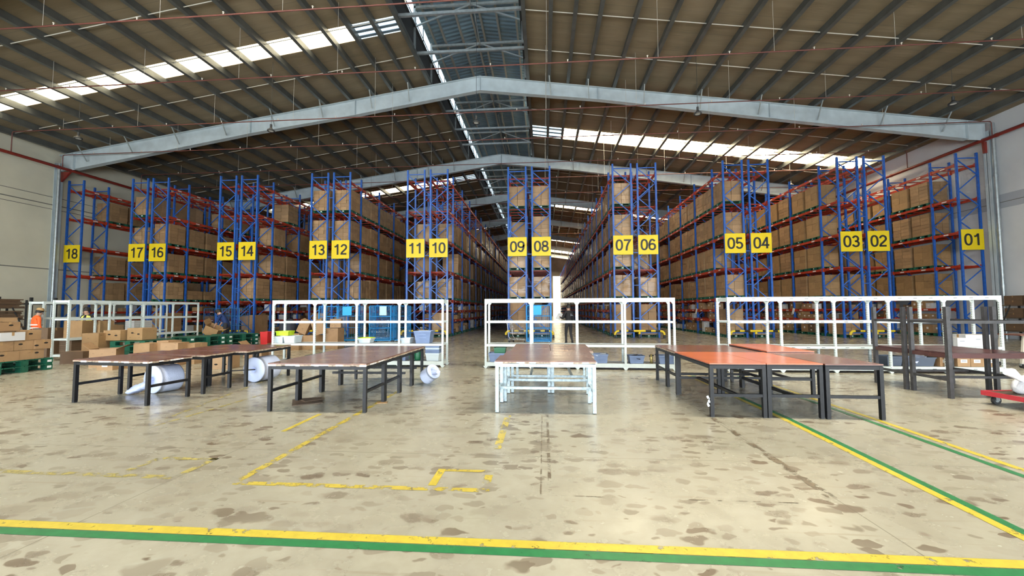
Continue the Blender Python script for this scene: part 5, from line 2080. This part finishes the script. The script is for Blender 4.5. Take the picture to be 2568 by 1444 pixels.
BONES = [('pelvis', 'waist'), ('waist', 'chest'), ('chest', 'neckb'), ('neckb', 'neck'), ('neck', 'head0'), ('head0', 'head1'), ('neckb', 'shl'), ('shl', 'ell'), ('ell', 'wrl'), ('wrl', 'hal'), ('neckb', 'shr'), ('shr', 'elr'), ('elr', 'wrr'), ('wrr', 'har'),
         ('pelvis', 'hil'), ('hil', 'knl'), ('knl', 'anl'), ('anl', 'tol'), ('anl', 'hel'), ('pelvis', 'hir'), ('hir', 'knr'), ('knr', 'anr'), ('anr', 'tor'), ('anr', 'her')]
REGION = {'top': {'waist', 'chest', 'neckb', 'shl', 'shr', 'ell', 'elr'}, 'arm': {'wrl', 'wrr'}, 'leg': {'pelvis', 'hil', 'hir', 'knl', 'knr', 'anl', 'anr'}, 'shoe': {'tol', 'tor', 'hel', 'her'}}


def person(label, loc, rz, scale, pose, top, arm, leg, extras=None, hair='hair', hat=None):
    t = thing('person', label, 'person', loc, rz)
    t.scale = (scale,) * 3
    J = dict(BODY)
    J.update({k_: v_ for k_, v_ in pose.items() if k_ != 'face'})
    names = list(J)
    verts = [Vector(J[n]) for n in names]
    idx = {n: i for i, n in enumerate(names)}
    rads = []
    for n in names:
        k = n if n in RAD else n[:-1]
        rads.append(RAD[k])
    edges = [(idx[a], idx[c]) for a, c in BONES]
    # five fingers on each hand, lightly curled
    for s in ('l', 'r'):
        w, h = Vector(J['wr' + s]), Vector(J['ha' + s])
        d = (h - w).normalized()
        sd = Vector((0, 1, 0)) if abs(d.y) < .7 else Vector((0, 0, 1))
        sd = (sd - d * sd.dot(d)).normalized()
        nn = d.cross(sd).normalized() * (1 if s == 'r' else -1)
        for f in range(4):
            ln = (.060, .072, .068, .052)[f]
            base = h + d * .012 + sd * (.028 - .019 * f)
            p1 = base + d * ln * .5 - nn * .006
            p2 = base + d * ln - nn * .026
            i0 = len(verts)
            verts += [base, p1, p2]
            rads += [(.010, .010), (.009, .009), (.0075, .0075)]
            edges += [(idx['ha' + s], i0), (i0, i0 + 1), (i0 + 1, i0 + 2)]
        base = w + d * .035 + sd * .032
        i0 = len(verts)
        verts += [base, base + d * .03 + sd * .022 - nn * .01]
        rads += [(.012, .012), (.009, .009)]
        edges += [(idx['wr' + s], i0), (i0, i0 + 1)]
    me = bpy.data.meshes.new('body')
    me.from_pydata([tuple(v) for v in verts], edges, [])
    o = bpy.data.objects.new('body', me)
    COL.objects.link(o)
    sk = o.modifiers.new('skin', 'SKIN')
    sk.use_smooth_shade = True
    sv = me.skin_vertices[0].data
    for i, r in enumerate(rads):
        sv[i].radius = r
        sv[i].use_root = (i == idx['pelvis'])
    o.modifiers.new('sub', 'SUBSURF').levels = 2
    dg = bpy.context.evaluated_depsgraph_get()
    me2 = bpy.data.meshes.new_from_object(o.evaluated_get(dg))
    o.modifiers.clear()
    o.data = me2
    bpy.data.meshes.remove(me)
    me2.name = 'body'
    mats = [top, arm, leg, 'cloth_dark', 'skin']
    me2.materials.clear()
    for m in mats:
        me2.materials.append(M[m])
    segs = [(J_a, J_c) for J_a, J_c in BONES]

    def region(p):
        best, bn = 9, None
        for a, c in segs:
            A, Cc = Vector(J[a]), Vector(J[c])
            f = max(0, min(1, (p - A).dot(Cc - A) / max(1e-6, (Cc - A).length_squared)))
            q = (p - (A + (Cc - A) * f)).length / (RAD.get(c) or RAD[c[:-1]])[0] ** .5
            if q < best:
                best, bn, bf = q, (a, c), f
        c = bn[1]
        if c in ('neck', 'head0', 'head1') and not (c == 'neck' and bf < .3):
            return 4
        if c in ('hal', 'har'):
            return 4
        if c in ('wrl', 'wrr'):
            return 1
        if c in ('tol', 'tor', 'hel', 'her'):
            return 3
        if c in ('hil', 'hir', 'knl', 'knr', 'anl', 'anr'):
            return 2
        return 0
    nh = Vector(J['hal']), Vector(J['har'])
    for p in me2.polygons:
        p.use_smooth = True
        c = p.center
        if min((c - nh[0]).length, (c - nh[1]).length) < .10 and region(c) != 2:
            p.material_index = 4 if min((c - nh[0]).length, (c - nh[1]).length) < .085 else region(c)
        else:
            p.material_index = region(c)
    o.parent = t
    H0, H1 = Vector(J['head0']), Vector(J['head1'])
    up = (H1 - H0).normalized()
    fw = Vector((0, 1, 0))
    fw = (fw - up * fw.dot(up)).normalized()
    if 'face' in pose:
        fw = Vector(pose['face'])
        fw = (fw - up * fw.dot(up)).normalized()
    rt = fw.cross(up)
    f = MB()
    f.path([H0 + fw * .094 + up * .035, H0 + fw * .112 + up * .005], [.008, .015], 8)
    for s in (-1, 1):
        c = H1 - up * .025 + rt * s * .032 + fw * .093
        f.blob(tuple(c), .011, .011, .008, 1, 8)
        c = H0 + rt * s * .083 + up * .03
        f.blob(tuple(c), .012, .02, .032, 0, 8)
    f.bar(H0 + fw * .090 - up * .03 - rt * .022, H0 + fw * .090 - up * .03 + rt * .022, .012, .008, 2)
    f.build('face', ['skin', 'hair', 'red_toy'], t)
    hb = MB()
    c = H1 + up * .022 - fw * .018
    n, m_ = 16, 8
    vs_, fs_ = [], []
    for i in range(m_ + 1):
        a = (math.pi * .56) * i / m_
        for k in range(n):
            b_ = 2 * math.pi * k / n
            p = c + up * (.112 * math.cos(a)) + (rt * math.cos(b_) * .097 + fw * math.sin(b_) * .112) * math.sin(a)
            if i == m_ and math.sin(b_) < .1:
                p -= up * .055
            vs_.append(tuple(p))
    for i in range(m_):
        for k in range(n):
            fs_.append((i * n + k, (i + 1) * n + k, (i + 1) * n + (k + 1) % n, i * n + (k + 1) % n))
    hb.add(vs_, fs_, 0, True)
    hb.build('hair', hair, t)
    if hat:
        k = MB()
        T = Matrix((rt, fw, up)).transposed()
        k.lathe([(.0, .115), (.06, .11), (.10, .08), (.112, .02), (.108, .0), (.0, .0)], tuple(c + up * .02), 18, 0, T)
        k.prism([(-.07, .06), (.07, .06), (.05, .17), (-.05, .17)], 'z', 0, .012)
        vv = k.v[-8:]
        k.v[-8:] = [tuple(c + up * .03 + rt * p[0] + fw * p[1] + up * p[2]) for p in vv]
        k.build('cap', hat, t)
    if extras:
        extras(t, J)
    return t


def black_extras(t, J):
    b = MB()
    c = Vector(J['chest'])
    for i, w in enumerate((.07, .10, .13)):
        b.box(.02, .02 + w, c.y - .128, c.y - .122, 1.345 - i * .035, 1.357 - i * .035)
    b.build('back_print', 'grey_print', t)


person('person in black seen from behind holding white sheets, right of rack 08', (1.05, 17.35, 0), math.radians(22), .965,
       {'ell': (-.25, .04, 1.16), 'wrl': (-.27, .26, 1.19), 'hal': (-.27, .33, 1.21), 'elr': (.21, -.01, 1.13), 'wrr': (.17, .19, 1.02), 'har': (.14, .25, 1.03), 'knl': (-.09, .10, .51), 'anl': (-.10, .06, .10), 'tol': (-.11, .22, .04), 'hel': (-.10, .02, .045),
        'knr': (.09, .0, .51), 'anr': (.10, -.16, .12), 'tor': (.11, -.02, .04), 'her': (.10, -.21, .06)}, 'cloth_black', 'cloth_black', 'cloth_dark', black_extras)
t = thing('paper_sheets', 'white paper sheets held by the person in black', 'paper', (.66, 17.58, 1.17))
b = MB()
b.cbox((0, 0, .03), (.21, .005, .28), 0, 0, (.5, .3, .3))
b.build('front_sheet', 'paper', t)
b = MB()
b.cbox((.03, .01, .05), (.20, .005, .27), 0, 0, (.65, .15, .5))
b.build('rear_sheet', 'paper', t)


def orange_extras(t, J):
    b = MB()
    for z in (1.02, 1.14):
        b.lathe([(.168, z), (.17, z + .022), (.168, z + .045)], (0, -.005, 0), 20)
        b.T = None
    b.build('reflective_band', 'band_silver', t)


person('person in an orange jacket and tan cap behind the carton heap', (-17.35, 12.7, 0), math.radians(-12), .90, {'neck': (0, .03, 1.52), 'head0': (0, .06, 1.57), 'head1': (0, .08, 1.65)}, 'vest_orange', 'vest_orange', 'cloth_dark', orange_extras, hat='hat')


def vest_extras(t, J):
    b = MB()
    prof = [(.178, 1.02), (.182, 1.10), (.186, 1.22), (.180, 1.34), (.165, 1.40), (.11, 1.455)]
    n = 24
    vs_, fs_ = [], []
    for r_, z_ in prof:
        for k in range(n):
            a = 2 * math.pi * k / n
            vs_.append((r_ * math.cos(a), r_ * .80 * math.sin(a), z_))
    for i in range(len(prof) - 1):
        for k in range(n):
            a = 2 * math.pi * (k + .5) / n
            if i >= 3 and (abs(math.cos(a)) > .80):
                continue
            if math.sin(a) > .96:
                continue
            fs_.append((i * n + k, i * n + (k + 1) % n, (i + 1) * n + (k + 1) % n, (i + 1) * n + k))
    b.add(vs_, fs_, 0, True)
    b.build('vest', 'vest_yellow', t)


person('person in a yellow vest over black, seen through the left white shelving', (-16.38, 13.45, 0), math.radians(200), .93, {'neck': (0, .02, 1.52), 'head0': (0, .05, 1.57), 'head1': (0, .06, 1.65), 'face': (.5, .8, 0)}, 'cloth_black', 'cloth_black', 'cloth_dark', vest_extras, hair='hair')

person('person in navy bending over an open tan carton beside the green pallets', (-13.75, 16.75, 0), math.radians(100), .96,
       {'waist': (0, .05, 1.09), 'chest': (0, .14, 1.24), 'neckb': (0, .23, 1.36), 'neck': (0, .28, 1.41), 'head0': (0, .33, 1.44), 'head1': (0, .39, 1.50), 'shl': (-.16, .22, 1.32), 'shr': (.16, .22, 1.32),
        'ell': (-.20, .30, 1.06), 'elr': (.20, .30, 1.06), 'wrl': (-.17, .42, .86), 'wrr': (.17, .42, .86), 'hal': (-.15, .46, .80), 'har': (.15, .46, .80), 'pelvis': (0, -.02, .94), 'face': (0, .75, -.6)}, 'cloth_navy', 'skin', 'cloth_dark')
carton_thing('open tan carton tipped in the hands of the navy worker', -14.28, 16.55, .50, .52, .46, .38, 'carton_orange', 0, tilt=(.25, .45, .35), open_top=True)


for px_, py_, pz_, lab in ((9.46, 26.14, 1.35, 'white paper tag hanging on a blue post of rack 05 above a low shelf'), (15.20, 26.14, 1.35, 'tilted white paper tag on a blue post of rack 03'), (3.69, 28.84, 1.40, 'small white sheet tied to a post of rack 07, further down the lane')):
    b = MB()
    b.cbox((0, 0, 0), (.012, .20, .34), 0, 0, (.25, .10, 0))
    o = b.build('paper_tag', 'paper', None, (px_, py_, pz_))
    tag(o, lab, 'paper tag')
